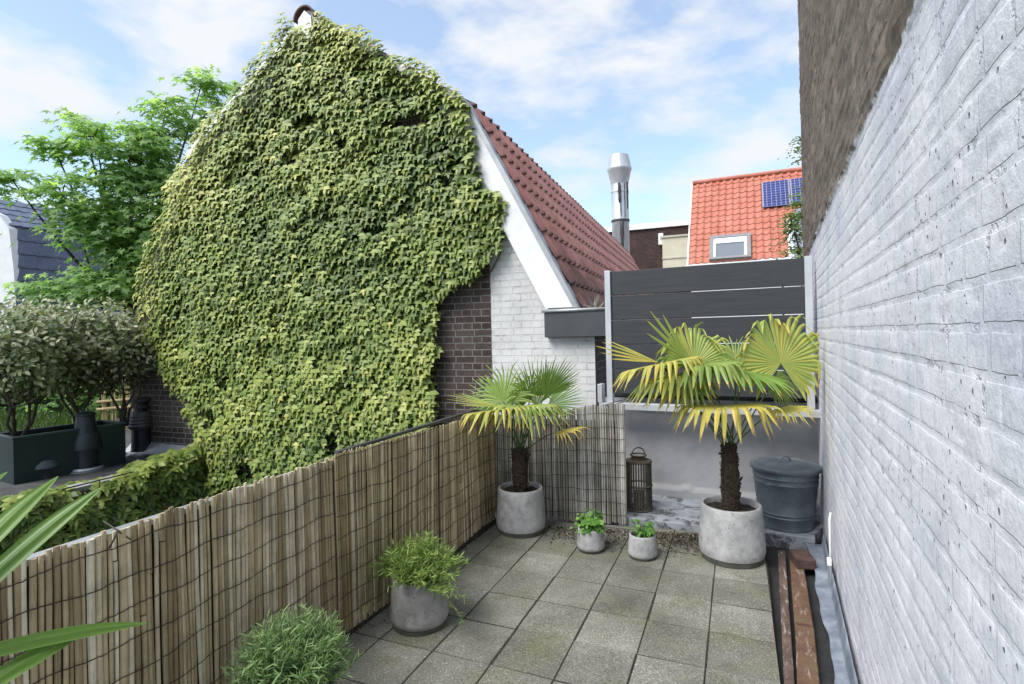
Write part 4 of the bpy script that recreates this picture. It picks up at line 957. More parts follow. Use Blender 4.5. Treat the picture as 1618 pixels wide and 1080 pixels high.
bushy('herb_bush',cM,.225,.215,.20,420,18,.036,lavm2,'bright green feathery herb bush in the mid sized pot',seed=3,tb=.6,wd=.055)
bushy('lavender_bush',cN,.25,.215,.24,520,19,.036,lavm,'grey green lavender bush at the bottom of the picture by the fence',seed=4,tb=.55,wd=.055)
def leafy(c,z0,R,hz,n,size,mat,label,seed,tpl):
    random.seed(seed); b=empty('potted_herb',(*c,z0),0,label=label,cat='plant'); P=[];T=[];Nn=[];mb=MB()
    for k in range(n):
        a=random.uniform(0,2*math.pi);r=math.sqrt(random.random())*random.choice([.8,1,1.15]); tip=np.array([c[0]+math.cos(a)*R*r*(1+.3*math.sin(3*a+seed)),c[1]+math.sin(a)*R*r,z0+hz*(1-.5*r*r)*random.uniform(.25,1.35)]); bs=np.array([c[0]+math.cos(a)*.02,c[1]+math.sin(a)*.02,z0])
        mb.tube([tuple(bs),tuple((bs+tip)/2+[0,0,.01]),tuple(tip)],[.0022,.0018,.0012],4,cap=False); P.append(tip);T.append([math.cos(a),math.sin(a),random.uniform(-.5,.2)]);Nn.append([math.cos(a)*.4+random.gauss(0,.3),math.sin(a)*.4-.3,1])
    mb.build('stem',mat,b); leaves('foliage',P,Nn,T,RNG.uniform(.4,1.35,n)*size,RNG.random(n),tpl,mat,b)
leafy(c1,.135,.085,.11,130,.038,herbm,'leafy round leaved green herb in the small left pot',5,tpl_oval(.45))
leafy(c2,.135,.07,.10,60,.030,herbm,'sparse green seedlings in the small right pot',6,tpl_oval(.42))
random.seed(21)
# ------------------------------------------------------------------ palms
def fan(mb,hub,tip,n0,spread,nseg,droop,tint,wfac=1.0,split=.45,fold=.45,asym=0.0,tipbrown=.95,seed=0,lenvar=.12,kink=0.0,tk0=.58):
    rs=random.Random(seed); hub=np.array(hub,float); ax=np.array(tip,float)-hub; Lg=np.linalg.norm(ax); ax/=Lg
    n0=np.array(n0,float); n0-=ax*(n0@ax); n0/=np.linalg.norm(n0); sd=np.cross(n0,ax)
    dth=spread/nseg
    for k in range(nseg):
        a=-spread/2+dth*(k+.5)+rs.uniform(-.15,.15)*dth; d=ax*math.cos(a)+sd*math.sin(a)
        ln=Lg*(1-.30*(abs(a)/(spread/2))**2)*(1+rs.uniform(-lenvar,lenvar*.3)); kd=droop*(1+rs.uniform(-.35,.35))
        # short segments near the petiole are cupped
        m=14; tk=tk0+rs.uniform(-.09,.12); kj=rs.uniform(.45,1.25); p=hub.copy(); V=[];A=[]; dirv=d.copy(); tcol=tint+rs.gauss(0,.05)
        sdv=np.cross(n0,d); 
        for i in range(m+1):
            t=i/m
            bend=kd*max(0,t-.25)*.35+kink*kj*min(1,max(0,(t-tk)/.14))**2
            dirv=d+(np.array([0,0,-1.0])+n0*.35)*bend; dirv/=np.linalg.norm(dirv)
            if i>0: p=p+dirv*ln/m
            wo=(p[0]-WO-WT*p[1])*math.cos(WA)
            if wo>-.03: p=p-np.array([math.cos(WA),-math.sin(WA),0])*(wo+.03)
            wmax=dth*Lg*split*.50
            w=(dth*Lg*t*.52 if t<split else wmax*(1-((t-split)/(1-split))**2.2))*wfac
            w=max(w,.0008)
            sv_=sdv-dirv*(sdv@dirv); sv_/=np.linalg.norm(sv_)+1e-9; nn=np.cross(dirv,sv_)
            f=w*fold*(1 if t>.05 else 0)
            V+=[p-sv_*w+nn*0,p+nn*f,p+sv_*w]; ta=tcol+(.12*max(0,t-.75)/.25); 
            if t>tipbrown-rs.uniform(0,.06): ta=max(ta,.97)
            A+=[min(1,ta)]*3
        Fc=[]
        for i in range(m):
            b=i*3; Fc+=[[b,b+1,b+4,b+3],[b+1,b+2,b+5,b+4]]
        bb=len(mb.V); mb.V+=[tuple(v) for v in V]; mb.A+=A; mb.F+=[[x+bb for x in f] for f in Fc]
def petiole(mb,a,b,sag=.05,r=.006,tint=.3):
    a=np.array(a,float);b=np.array(b,float); m_=(a+b)/2+np.array([0,0,sag]); pts=[tuple((1-t)**2*a+2*t*(1-t)*m_+t*t*b) for t in np.linspace(0,1,9)]
    mb.tube(pts,[r*1.5]+[r]*7+[r*.8],6,a=tint)
trunkm=simple('palm_fibre',[(.3,(.014,.010,.006)),(.6,(.045,.030,.018)),(.8,(.09,.065,.04))],40,.95,1,.02,60,coord=(1,1,.4))
def palm_trunk(c,z0,z1,r0,r1,parent,seed):
    rs=random.Random(seed); V=[];Fc=[];n=26;m=34
    for i in range(m+1):
        t=i/m; z=z0+(z1-z0)*t; r=(r0+(r1-r0)*t)*(1+.13*math.sin(t*math.pi*1.2))
        for k in range(n):
            an=2*math.pi*k/n; stp=.10*((i*1.0+3*((k*2)//n)+k*.35)%4)/4; rr=r*(1+stp+rs.uniform(-.07,.07)); V.append((c[0]+rr*math.cos(an),c[1]+rr*math.sin(an),z+rs.uniform(-.003,.003)))
    for i in range(m):
        for k in range(n): k2=(k+1)%n; Fc.append([i*n+k,i*n+k2,(i+1)*n+k2,(i+1)*n+k])
    Fc.append([m*n+k for k in range(n)])
    mb=MB(); mb.add(V,Fc)
    for k in range(210):  # fibres and old leaf bases
        t=rs.random();an=rs.uniform(0,2*math.pi); r=(r0+(r1-r0)*t)*1.08; z=z0+(z1-z0)*t; o=np.array([math.cos(an),math.sin(an),0]); p=np.array([c[0],c[1],z])+o*r
        q=p+o*rs.uniform(.0,.016)+np.array([rs.gauss(0,.008),rs.gauss(0,.008),rs.uniform(-.02,.045)]); mb.tube([tuple(p),tuple(q)],[.004 if k%5 else .009,.001 if k%5 else .006],4)
    return mb.build('trunk',trunkm,parent)
def palm(name,c,zs_,trk,label,fr,seed):
    pl_=empty(name,(*c,zs_),0,label=label,cat='palm'); palm_trunk(c,zs_,trk[0],trk[1],trk[2],pl_,seed)
    crown=np.array([c[0],c[1],trk[0]-.02]); rs=random.Random(seed)
    for i,f in enumerate(fr):
        hub=aty(*f['h']); tip=aty(*f['t']); mb=MB()
        petiole(mb,crown+np.array([rs.gauss(0,.015),rs.gauss(0,.015),rs.uniform(-.04,.02)]),hub,f.get('sag',.04),f.get('r',.0045),f.get('pt',.12))
        fan(mb,hub,tip,f['n'],rad(f.get('sp',220)),f.get('ns',30),f.get('dr',.6),f.get('c',.45),seed=seed*50+i,split=f.get('split',.45),wfac=f.get('w',1.0),tipbrown=f.get('tb',.97),lenvar=f.get('lv',.12),kink=f.get('k',0.0),tk0=f.get('tk',.58))
        mb.build('frond',palmm,pl_)
YL=cL[1]; YR=cR[1]
frL=[ # hub pixel+depth, tip pixel+depth
 dict(h=(861,625,YL-.05),t=(898,562,YL-.14),n=(.5,-.8,.35),sp=105,ns=24,dr=.05,c=.40,split=.5,lv=.2),
 dict(h=(848,640,YL+.10),t=(845,556,YL+.14),n=(.3,-.9,.3),sp=120,ns=18,dr=.06,c=.34,split=.35,w=.8),
 dict(h=(796,634,YL-.02),t=(792,566,YL+.05),n=(-.2,-.8,.5),sp=210,ns=28,dr=.25,c=.46,k=.6,w=.85,lv=.3),
 dict(h=(792,642,YL-.12),t=(704,626,YL-.22),n=(0,-.3,.9),sp=44,ns=7,dr=.1,c=.66,w=.8),
 dict(h=(790,648,YL-.10),t=(772,648,YL-.55),n=(-.1,.15,1),sp=250,ns=28,dr=.3,c=.74,k=3.2,tk=.55,w=.9),
 dict(h=(828,640,YL-.06),t=(850,645,YL-.52),n=(0,.15,1),sp=230,ns=26,dr=.3,c=.62,k=3.0,tk=.52,w=.9),
 dict(h=(873,684,YL-.06),t=(945,672,YL-.2),n=(.2,-.1,.95),sp=120,ns=22,dr=.5,c=.84,tb=.86,k=2.2,tk=.6,w=.85),
 dict(h=(866,640,YL+.06),t=(930,612,YL+.02),n=(0,-.6,.8),sp=120,ns=16,dr=.25,c=.30,w=.8),
 dict(h=(808,648,YL+.12),t=(742,600,YL+.30),n=(0,-.5,.8),sp=110,ns=14,dr=.3,c=.34,w=.8),
 dict(h=(838,628,YL+.02),t=(815,580,YL-.1),n=(0,-.9,.4),sp=220,ns=26,dr=.5,c=.42,k=.8,w=.8),
 dict(h=(835,650,YL-.12),t=(850,640,YL-.42),n=(0,.2,1),sp=260,ns=24,dr=1.2,c=.36,k=1.0,w=.8),
]
palm('fan_palm',cL,.30,(.62,.045,.058),'smaller fan palm with green and yellow fronds in the left pot',frL,1)
frR=[
 dict(h=(1098,576,YR+.02),t=(1092,488,YR+.08),n=(-.1,-.9,.45),sp=200,ns=28,dr=.2,c=.60,split=.5,k=2.0,tk=.62,lv=.1),
 dict(h=(1088,570,YR+.0),t=(1014,488,YR-.05),n=(-.4,-.8,.4),sp=34,ns=4,dr=.02,c=.60,w=.7),
 dict(h=(1234,574,YR-.05),t=(1232,474,YR-.02),n=(.0,-.9,.4),sp=290,ns=36,dr=.3,c=.66,split=.55,k=2.2,tk=.66),
 dict(h=(1045,575,YR-.06),t=(1006,582,YR-.42),n=(-.2,.1,1),sp=250,ns=30,dr=.3,c=.76,k=3.0,tk=.58),
 dict(h=(1040,572,YR-.06),t=(938,544,YR-.12),n=(0,-.6,.8),sp=40,ns=5,dr=.05,c=.80,w=.7),
 dict(h=(1112,574,YR-.08),t=(1116,582,YR-.48),n=(0,.12,1),sp=250,ns=30,dr=.3,c=.48,split=.55,k=3.4,tk=.56),
 dict(h=(1176,584,YR-.04),t=(1210,610,YR-.42),n=(.2,-.35,.9),sp=270,ns=36,dr=.5,c=.40,split=.55,k=1.0,tk=.6),
 dict(h=(1165,578,YR+.10),t=(1172,528,YR+.2),n=(0,-.8,.5),sp=200,ns=26,dr=.3,c=.42,k=.8),
 dict(h=(1143,640,YR-.08),t=(1138,650,YR-.53),n=(0,.10,1),sp=235,ns=34,dr=.25,c=.78,split=.55,k=3.4,tk=.60,tb=.93),
 dict(h=(1226,646,YR-.05),t=(1302,648,YR-.28),n=(.1,-.3,.95),sp=150,ns=24,dr=.5,c=.78,tb=.9,k=1.8,tk=.6),
 dict(h=(1085,600,YR+.05),t=(1030,640,YR-.15),n=(-.3,-.4,.8),sp=200,ns=26,dr=.8,c=.66,k=.8),
 dict(h=(1225,600,YR+.12),t=(1262,640,YR+.10),n=(.1,-.7,.7),sp=200,ns=24,dr=.6,c=.46,k=1.0),
 dict(h=(1065,592,YR+.0),t=(1052,600,YR-.42),n=(-.2,.1,1),sp=230,ns=26,dr=.5,c=.62,k=2.6,tk=.5),
]
palm('fan_palm',cR,.32,(.745,.050,.044),'bigger fan palm with drooping yellow green fronds in front of the screen',frR,2)
# foreground palm whose strap leaves enter the frame at the lower left
fg=empty('foreground_plant',(-1.12,.55,0),0,label='blurred broad green strap leaves reaching in at the lower left corner',cat='plant')
mb=MB(); mb.lathe([(.12,0),(.15,.02),(.14,.32),(.125,.32),(.125,.28),(.001,.28)],c=(-1.12,.55,-.045),n=32,cap1=False); 
pt=mb.build('pot',pot_dark,fg)
mb=MB(); mb.tube([(-1.12,.55,.24),(-1.11,.56,.6),(-1.1,.56,.98)],[.05,.045,.04],12); mb.build('trunk',trunkm,fg)
def strap(tipx,tipy,Yt,basex,basey,Yb,w,tn,arch=.03,fold=.3):
    a=aty(basex,basey,Yb);b=aty(tipx,tipy,Yt); m=18; mb=MB(); mid=(a+b)/2+np.array([0,0,arch]); V=[];A=[]
    for i in range(m+1):
        t=i/m; p=(1-t)**2*a+2*t*(1-t)*mid+t*t*b; d=2*(1-t)*(mid-a)+2*t*(b-mid); d/=np.linalg.norm(d); view=p-np.array([0,0,H]); view/=np.linalg.norm(view)
        nn=-np.array([.15,-.75,.65]); sv_=np.cross(d,nn); sv_/=np.linalg.norm(sv_); up=np.cross(sv_,d)
        ww=w*.5*(.55+.45*min(1,t*3))*(1-max(0,(t-.55)/.45)**2.4)+.0006
        for q_ in range(13): e=-1+q_/6; h_=.62*(1-abs(abs(e)-.6)/.6)-(.3 if q_==6 else 0)+(.07 if q_%2 else -.05); V.append(p+sv_*ww*e+up*ww*fold*h_); A.append(tn+(.42 if q_==0 else .2 if q_==12 else 0)+(.10 if q_==6 else 0)+(.05 if q_%2 else -.05)+.06*math.sin(t*23+q_)+(.3 if t>.97 else 0))
    Fc=[]
    for i in range(m):
        for j in range(12): q=i*13+j; Fc.append([q,q+1,q+14,q+13])
    mb.V=[tuple(v) for v in V]; mb.A=[min(1,x) for x in A]; mb.F=Fc
    o=mb.build('leaf',strapm,fg,smooth=True); return o
strap(92,752,.82,-190,1050,.62,.032,.34)
strap(163,768,.80,-190,1090,.62,.030,.26)
strap(232,984,.78,-170,1075,.62,.018,.44,arch=.02)
strap(133,1000,.74,-150,1190,.60,.024,.42)
strap(12,745,.86,-230,960,.66,.026,.45)
strap(-60,700,.7,-230,1050,.6,.04,.4); strap(-300,740,.6,-260,1080,.56,.04,.4); strap(-420,860,.5,-290,1100,.5,.04,.4); strap(-330,1120,.3,-280,1120,.48,.04,.35)
# ================================================================== BIN AND LANTERN
cb=aty(1239,840,3.96)[:2]; cb=np.array([1.985,3.955]); zl=.052
bn=empty('metal_bin',(*cb,zl),.4,label='round galvanised metal bin with lid on the ledge in the corner',cat='bin')
mb=MB(); hB=.435
def rb_(t): return .180+(.222-.180)*t
pr=[(rb_(0)-.006,0),(rb_(0),.004),(rb_(0),.02)]
for zc in (.09,.115,.33,.37):
    pr+=[(rb_((zc-.007)/hB),zc-.007),(rb_(zc/hB)+.005,zc),(rb_((zc+.007)/hB),zc+.007)]
pr+=[(rb_(1),hB-.012),(rb_(1)+.005,hB-.006),(rb_(1)+.003,hB)]
mb.lathe(pr,n=64); mb.build('body',galv,bn,world=False,auto=50)
mb=MB(); mb.lathe([(.228,hB-.028),(.236,hB-.022),(.238,hB+.002),(.232,hB+.008),(.20,hB+.014),(.196,hB+.010),(.12,hB+.018),(.02,hB+.020)],n=64); lid=mb.build('lid',galv,bn,world=False,auto=50)
mb=MB(); mb.tube([(-.055,0,hB+.026),(-.05,0,hB+.045),(-.02,0,hB+.06),(.02,0,hB+.06),(.05,0,hB+.045),(.055,0,hB+.026)],.005,8); mb.build('lid_handle',galv,bn,world=False,smooth=True)
for sg in (-1,1):
    mb=MB(); a0=.25 if sg>0 else math.pi+.25; pts=[]
    for i in range(9):
        t=i/8; an=a0-.22+.44*t; pts.append(((rb_(.8)+.006+.035*math.sin(t*math.pi))*math.cos(an),(rb_(.8)+.006+.035*math.sin(t*math.pi))*math.sin(an),.345-.01*math.sin(t*math.pi)))
    mb.tube(pts,.0045,6); mb.build('side_handle',galv,bn,world=False,smooth=True)
cl=np.array([1.005,4.375]); ln=empty('rattan_lantern',(*cl,.05),.3,label='tall brown slatted cane lantern with hoop handle beside the back fence',cat='lantern')
cane=simple('brown_cane',[(.3,(.035,.028,.02)),(.7,(.10,.08,.058))],20,.75,.3)
R_=.100; hL=.40; mb=MB()
for k in range(30):
    an=2*math.pi*k/30; x,y=R_*math.cos(an),R_*math.sin(an); Mx=Matrix.Translation((x,y,0))@Matrix.Rotation(an,4,'Z'); mb.box(-.003,.003,-.006,.006,.005,hL-.01,Mx)
mb.build('cane_slats',cane,ln,world=False)
def hoop(z,r,rr,name,par=ln):
    mb=MB(); pts=[(r*math.cos(2*math.pi*k/36),r*math.sin(2*math.pi*k/36),z) for k in range(37)]; mb.tube(pts,rr,6,cap=False); return mb.build(name,cane,par,world=False,smooth=True)
for z in (.01,.20,.39): hoop(z,R_+.004,.006,'hoop')
mb=MB(); mb.lathe([(R_,hL-.012),(R_+.003,hL),(R_*.55,hL+.008),(R_*.55,hL+.002),(R_*.9,hL-.012)],n=36,cap0=False,cap1=False); mb.build('top_plate',cane,ln,world=False)
hoop(hL+.015,R_*.56,.007,'hoop'); hoop(hL+.040,R_*.62,.007,'hoop')
mb=MB(); mb.tube([(R_*.6*math.cos(math.pi*k/12),0,hL+.04+.06*math.sin(math.pi*k/12)) for k in range(13)],.0055,6); mb.build('handle',cane,ln,world=False,smooth=True)
mb=MB(); mb.lathe([(.035,.01),(.035,.15)],n=20); mb.build('candle',simple('wax',[(.3,(.12,.11,.09)),(.7,(.18,.17,.14))],5,.6,0),ln,world=False)
# ================================================================== BEHIND: FLUE, BRICK BLOCK, TILED HOUSE
YC=18.0; pc=aty(981.5,400,YC); k=YC/F; ch=empty('flue_pipe',(pc[0],YC,-3.1),0,label='tall stainless steel flue with cone cap behind the red pantile roof',cat='flue')
def zc_(y): return aty(981.5,y,YC)[2]+3.1
mb=MB(); r=13.3*k; mb.lathe([(r,0),(r,zc_(350)),(r+.012,zc_(349)),(r+.012,zc_(346)),(r,zc_(345)),(r,zc_(305)),(r+.01,zc_(304.5)),(r+.01,zc_(302)),(r,zc_(301)),(r,zc_(286))],n=40); mb.build('pipe',steel,ch,world=False,auto=40)
mb=MB(); mb.lathe([(13.5*k,zc_(291)),(18*k,zc_(271)),(19.3*k,zc_(268.5)),(19.3*k,zc_(267)),(18.5*k,zc_(265)),(14.6*k,zc_(246)),(13.5*k,zc_(246)),(13*k,zc_(250))],n=40); mb.build('cone_cap',steel,ch,world=False,auto=30)
mb=MB(); mb.lathe([(r+.014,zc_(351)),(r+.022,zc_(350.5)),(r+.022,zc_(348)),(r+.014,zc_(347.5))],n=40); mb.build('strap',soot,ch,world=False)
mb=MB()
for a_,y0,y1,w_ in ((-1.85,292,322,.05),(-1.7,296,345,.03),(-1.2,292,352,.02),(-.75,290,332,.04),(-1.62,352,398,.075)):
    pts=[]; rr=r+.004
    for i in range(6):
        t=i/5; pts.append((rr*math.cos(a_),rr*math.sin(a_),zc_(y1)+(zc_(y0)-zc_(y1))*t))
    mb.tube(pts,[w_*.4,w_*.7,w_*.6,w_,w_*.8,w_],6)
mb.build('soot_streak',soot,ch,world=False,smooth=True)
# dark brick block
BAq=rad(22); YB=30.0; b0=aty(900,372,YB); 
bb=empty('brick_block',(b0[0],b0[1],-3.2),-BAq,label='dark brick flat roofed block behind the steel flue',cat='building')
zt_=aty(1020,356,YB-1.6)[2]+3.2
bmf,_,_,_=brickmat('block_brick',(.045,.022,.022),(.09,.042,.04),(.10,.085,.08),bw=.22,bh=.07,header=False)
mb=MB(); mb.box(0,9.5,0,8,0,zt_-.18); mb.build('wall',bmf,bb,world=False)
mb=MB(); mb.box(-.1,9.6,-.12,8.1,zt_-.18+.002,zt_+.1); mb.build('coping',whitepaint,bb,world=False)
cream=simple('cream_panel',[(.3,(.50,.46,.34)),(.7,(.58,.54,.42))],3,.6,.05)
dd=ray(1048,400); # find local x of cream panel
def loc_x(o,px,py,ang):
    q=ray(px,py); n_=np.array([math.sin(ang),math.cos(ang)]); p0=np.array(o.location[:2]); t=(n_@p0)/(n_@q[:2]); P=np.array([0,0,H])+q*t; return (P[:2]-p0)@np.array([math.cos(ang),-math.sin(ang)]),P[2]
x0,z1_=loc_x(bb,1048,378,BAq); x1,_=loc_x(bb,1092,378,BAq); _,z0_=loc_x(bb,1060,450,BAq)
mb=MB(); mb.box(x0,x1+1,-.5,-.001,z0_+3.2,z1_+3.2); mb.build('cream_bay',cream,bb,world=False)
xm,zm=loc_x(bb,1060,409,BAq); mb=MB(); mb.box(x0-.02,x1+1,-.54,-.502,zm+3.16,zm+3.22); mb.box(x0-.12,x1+1.02,-.56,-.502,z1_+3.2,z1_+3.29); mb.build('bay_trim',simple('bay_trim_paint',[(.3,(.42,.40,.34)),(.7,(.5,.48,.4))],3,.6,0),bb,world=False)
mb=MB(); xa,za=loc_x(bb,1042,385,BAq); xb,zb2=loc_x(bb,1049,373,BAq); mb.box(xa,xb,-.45,-.05,za+3.2-.1,zb2+3.2+.1); mb.build('vent_box',whitepaint,bb,world=False)
# orange tiled house
HA=rad(24); YH=22.0; h0=aty(1088,417,YH); hu=np.array([math.cos(HA),-math.sin(HA)]); hw=np.array([math.sin(HA),math.cos(HA)])
oh=empty('tiled_house',(h0[0],h0[1],-3.2),-HA,label='house with bright orange tiled roof, skylight and blue solar panels',cat='house')
def hl(px,py,tanv=None,off=0):  # intersection with the roof plane (local): returns x, v(along slope)
    q=ray(px,py); n_=np.array([hw[0]*-sv2[1],hw[1]*-sv2[1],sv2[0]]); p0=np.array([h0[0],h0[1],h0[2]]); t=(n_@(p0-np.array([0,0,H])))/(n_@q); P=np.array([0,0,H])+q*t; r=P-p0
    return r[:2]@hu,(r[:2]@hw)*sv2[0]+r[2]*sv2[1]
sv2=(math.cos(rad(56)),math.sin(rad(56)))
xt,vt=hl(1095,290); xr,vr=hl(1246,403); xrt,vrt=hl(1225,300)
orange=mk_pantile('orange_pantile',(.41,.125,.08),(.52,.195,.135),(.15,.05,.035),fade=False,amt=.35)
dvl=np.array([0,sv2[0],sv2[1]]); nrl=np.array([0,-sv2[1],sv2[0]]); wd_=xr; nu=int(round(wd_/.285)); nv=15
ez=h0[2]+3.2
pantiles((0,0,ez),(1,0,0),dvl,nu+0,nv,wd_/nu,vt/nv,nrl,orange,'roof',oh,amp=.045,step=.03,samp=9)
# part of the roof right of the verge line (upper right) continues behind the party wall
xR2=hl(1300,300)[0]; xk=hl(1236,345); vcut=xk[1]; r0=int(vcut/(vt/nv)); nu2=int((xR2-wd_)/(wd_/nu))
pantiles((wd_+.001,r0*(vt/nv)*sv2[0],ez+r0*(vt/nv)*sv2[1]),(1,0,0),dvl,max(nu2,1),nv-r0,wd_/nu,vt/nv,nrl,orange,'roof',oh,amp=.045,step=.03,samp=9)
mb=MB(); mb.box(0.05,xR2,.25,7,0,ez-.25); mb.build('wall',whitepaint,oh,world=False)
mb=MB(); mb.box(-.12,wd_+.3,-.12,.1,ez-.22,ez-.04); mb.box(-.1,-.0,-.05,.05,ez-.3,ez-.22); mb.build('eaves_board',whitepaint,oh,world=False)
mb=MB(); V=[(-.1,0,0),(-.0,0,0)]; 
q0=np.array([-.1,0,ez-.02]);q1=q0+dvl*vt
def bar(mb,p,q,w,d,n_):  # flat bar on slope
    p=np.array(p);q=np.array(q); V=[p,p+[w,0,0],q+[w,0,0],q]; V=V+[v+n_*d for v in V]; mb.add([tuple(v) for v in V],[[3,2,1,0],[4,5,6,7],[0,1,5,4],[1,2,6,5],[2,3,7,6],[3,0,4,7]])
bar(mb,q0+np.array([.03,0,0]),q1+np.array([.03,0,0]),.05,.03,nrl); mb.build('verge_trim',whitepaint,oh,world=False); mb=MB(); bar(mb,np.array([wd_+.002,0,ez])+dvl*.0,np.array([wd_+.002,0,ez])+dvl*(r0*(vt/nv)),.16,.08,nrl); mb.build('verge_trim',whitepaint,oh,world=False)
mb=MB(); V=[]; mb.tube([tuple(np.array([x,0,ez])+dvl*vt+nrl*.04) for x in np.linspace(0,xR2,30)],.10,10); mb.build('ridge_tile',orange,oh,world=False,smooth=True)
# skylight
sa=hl(1121,411);sb=hl(1186,371); 
def onroof(x,v,n_=0): return np.array([x,0,ez])+dvl*v+nrl*n_
sk_fr=simple('grey_window_frame',[(.3,(.16,.16,.17)),(.7,(.22,.22,.23))],5,.5,0)
glassm,gt_,gp_=M_('window_glass'); gp_.inputs['Base Color'].default_value=(.16,.18,.21,1); gp_.inputs['Roughness'].default_value=.08; gp_.inputs['Specular IOR Level'].default_value=.9
xl,xr_=sa[0],sb[0]; v0,v1=.05,sb[1]
mb=MB(); 
for (xa,xb,va,vb) in ((xl,xl+.14,v0,v1),(xr_-.14,xr_,v0,v1),(xl+.14,xr_-.14,v0,v0+.1),(xl+.14,xr_-.14,v1-.14,v1)):
    V=[onroof(xa,va,.0),onroof(xb,va,.0),onroof(xb,vb,.0),onroof(xa,vb,.0)]; V+=[v+nrl*.16 for v in V]; mb.add([tuple(v) for v in V],[[3,2,1,0],[4,5,6,7],[0,1,5,4],[1,2,6,5],[2,3,7,6],[3,0,4,7]])
sk=mb.build('skylight',sk_fr,oh,world=False)
mb=MB()
for (xa,xb,va,vb) in ((xl+.142,xl+.24,v0+.11,v1-.142),(xr_-.24,xr_-.142,v0+.11,v1-.142),(xl+.24,xr_-.24,v1-.42,v1-.142)):
    V=[onroof(xa,va,.06),onroof(xb,va,.06),onroof(xb,vb,.06),onroof(xa,vb,.06)]; V+=[v+nrl*.07 for v in V]; mb.add([tuple(v) for v in V],[[3,2,1,0],[4,5,6,7],[0,1,5,4],[1,2,6,5],[2,3,7,6],[3,0,4,7]])
mb.build('inner_frame',whitepaint,sk,world=False)
mb=MB(); mb.add([tuple(onroof(a,b,.09)) for a,b in ((xl+.2,v0+.1),(xr_-.2,v0+.1),(xr_-.2,v1-.4),(xl+.2,v1-.4))],[[0,1,2,3]]); mb.build('pane',glassm,sk,world=False)
# solar panels
def mk_solar():
    m,t,p=M_('solar_cells'); p.inputs['Base Color'].default_value=(.02,.03,.14,1); p.inputs['Roughness'].default_value=.25; p.inputs['Specular IOR Level'].default_value=.4
    c=coords(t); t.links.new(ramp(t,noise(t,c,1.5,2),[(.3,(.015,.022,.13)),(.7,(.03,.045,.22))]),p.inputs['Base Color']); return m
cells=mk_solar(); gridm=simple('cell_grid',[(.3,(.20,.22,.32)),(.7,(.26,.28,.38))],5,.5,0)
pa_=hl(1205,331);pb_=hl(1204,292);pc_=hl(1247,289); xs0=pa_[0]; v0=pa_[1]+.0; v1=pb_[1]; wP=(pc_[0]-pb_[0])
for kx in range(2):
    xA=xs0+kx*(wP+.03); mb=MB(); 
    V=[onroof(xA,v0,.10),onroof(xA+wP,v0,.10),onroof(xA+wP,v1,.10),onroof(xA,v1,.10)]; V+=[v+nrl*.04 for v in V]; mb.add([tuple(v) for v in V],[[3,2,1,0],[4,5,6,7],[0,1,5,4],[1,2,6,5],[2,3,7,6],[3,0,4,7]])
    sp_=mb.build('solar_panel',cells,oh,world=False)
    mb=MB()
    for i in range(7): x=xA+wP*i/6; w_=.018 if i not in(0,6) else .05; x=min(max(x-w_/2,xA),xA+wP-w_); bar(mb,onroof(x,v0,.141),onroof(x,v1,.141),w_,.004,nrl)
    mb.build('cell_lines',gridm,sp_,world=False)
    mb=MB()
    for j in range(11):
        v=v0+(v1-v0)*j/10; w_=.016; v=min(v,v1-w_); V=[onroof(xA,v,.146),onroof(xA+wP,v,.146),onroof(xA+wP,v+w_,.146),onroof(xA,v+w_,.146)]; mb.add([tuple(q) for q in V],[[0,1,2,3]])
    mb.build('cell_lines',gridm,sp_,world=False)
# neighbour grey dormer right of the verge
mb=MB(); mb.box(wd_+.2,xR2+1,-.6,.2,ez-.6,ez+1.7); mb.build('grey_dormer',simple('grey_slate_side',[(.3,(.28,.32,.38)),(.7,(.4,.44,.5))],3,.6,.1),oh,world=False)
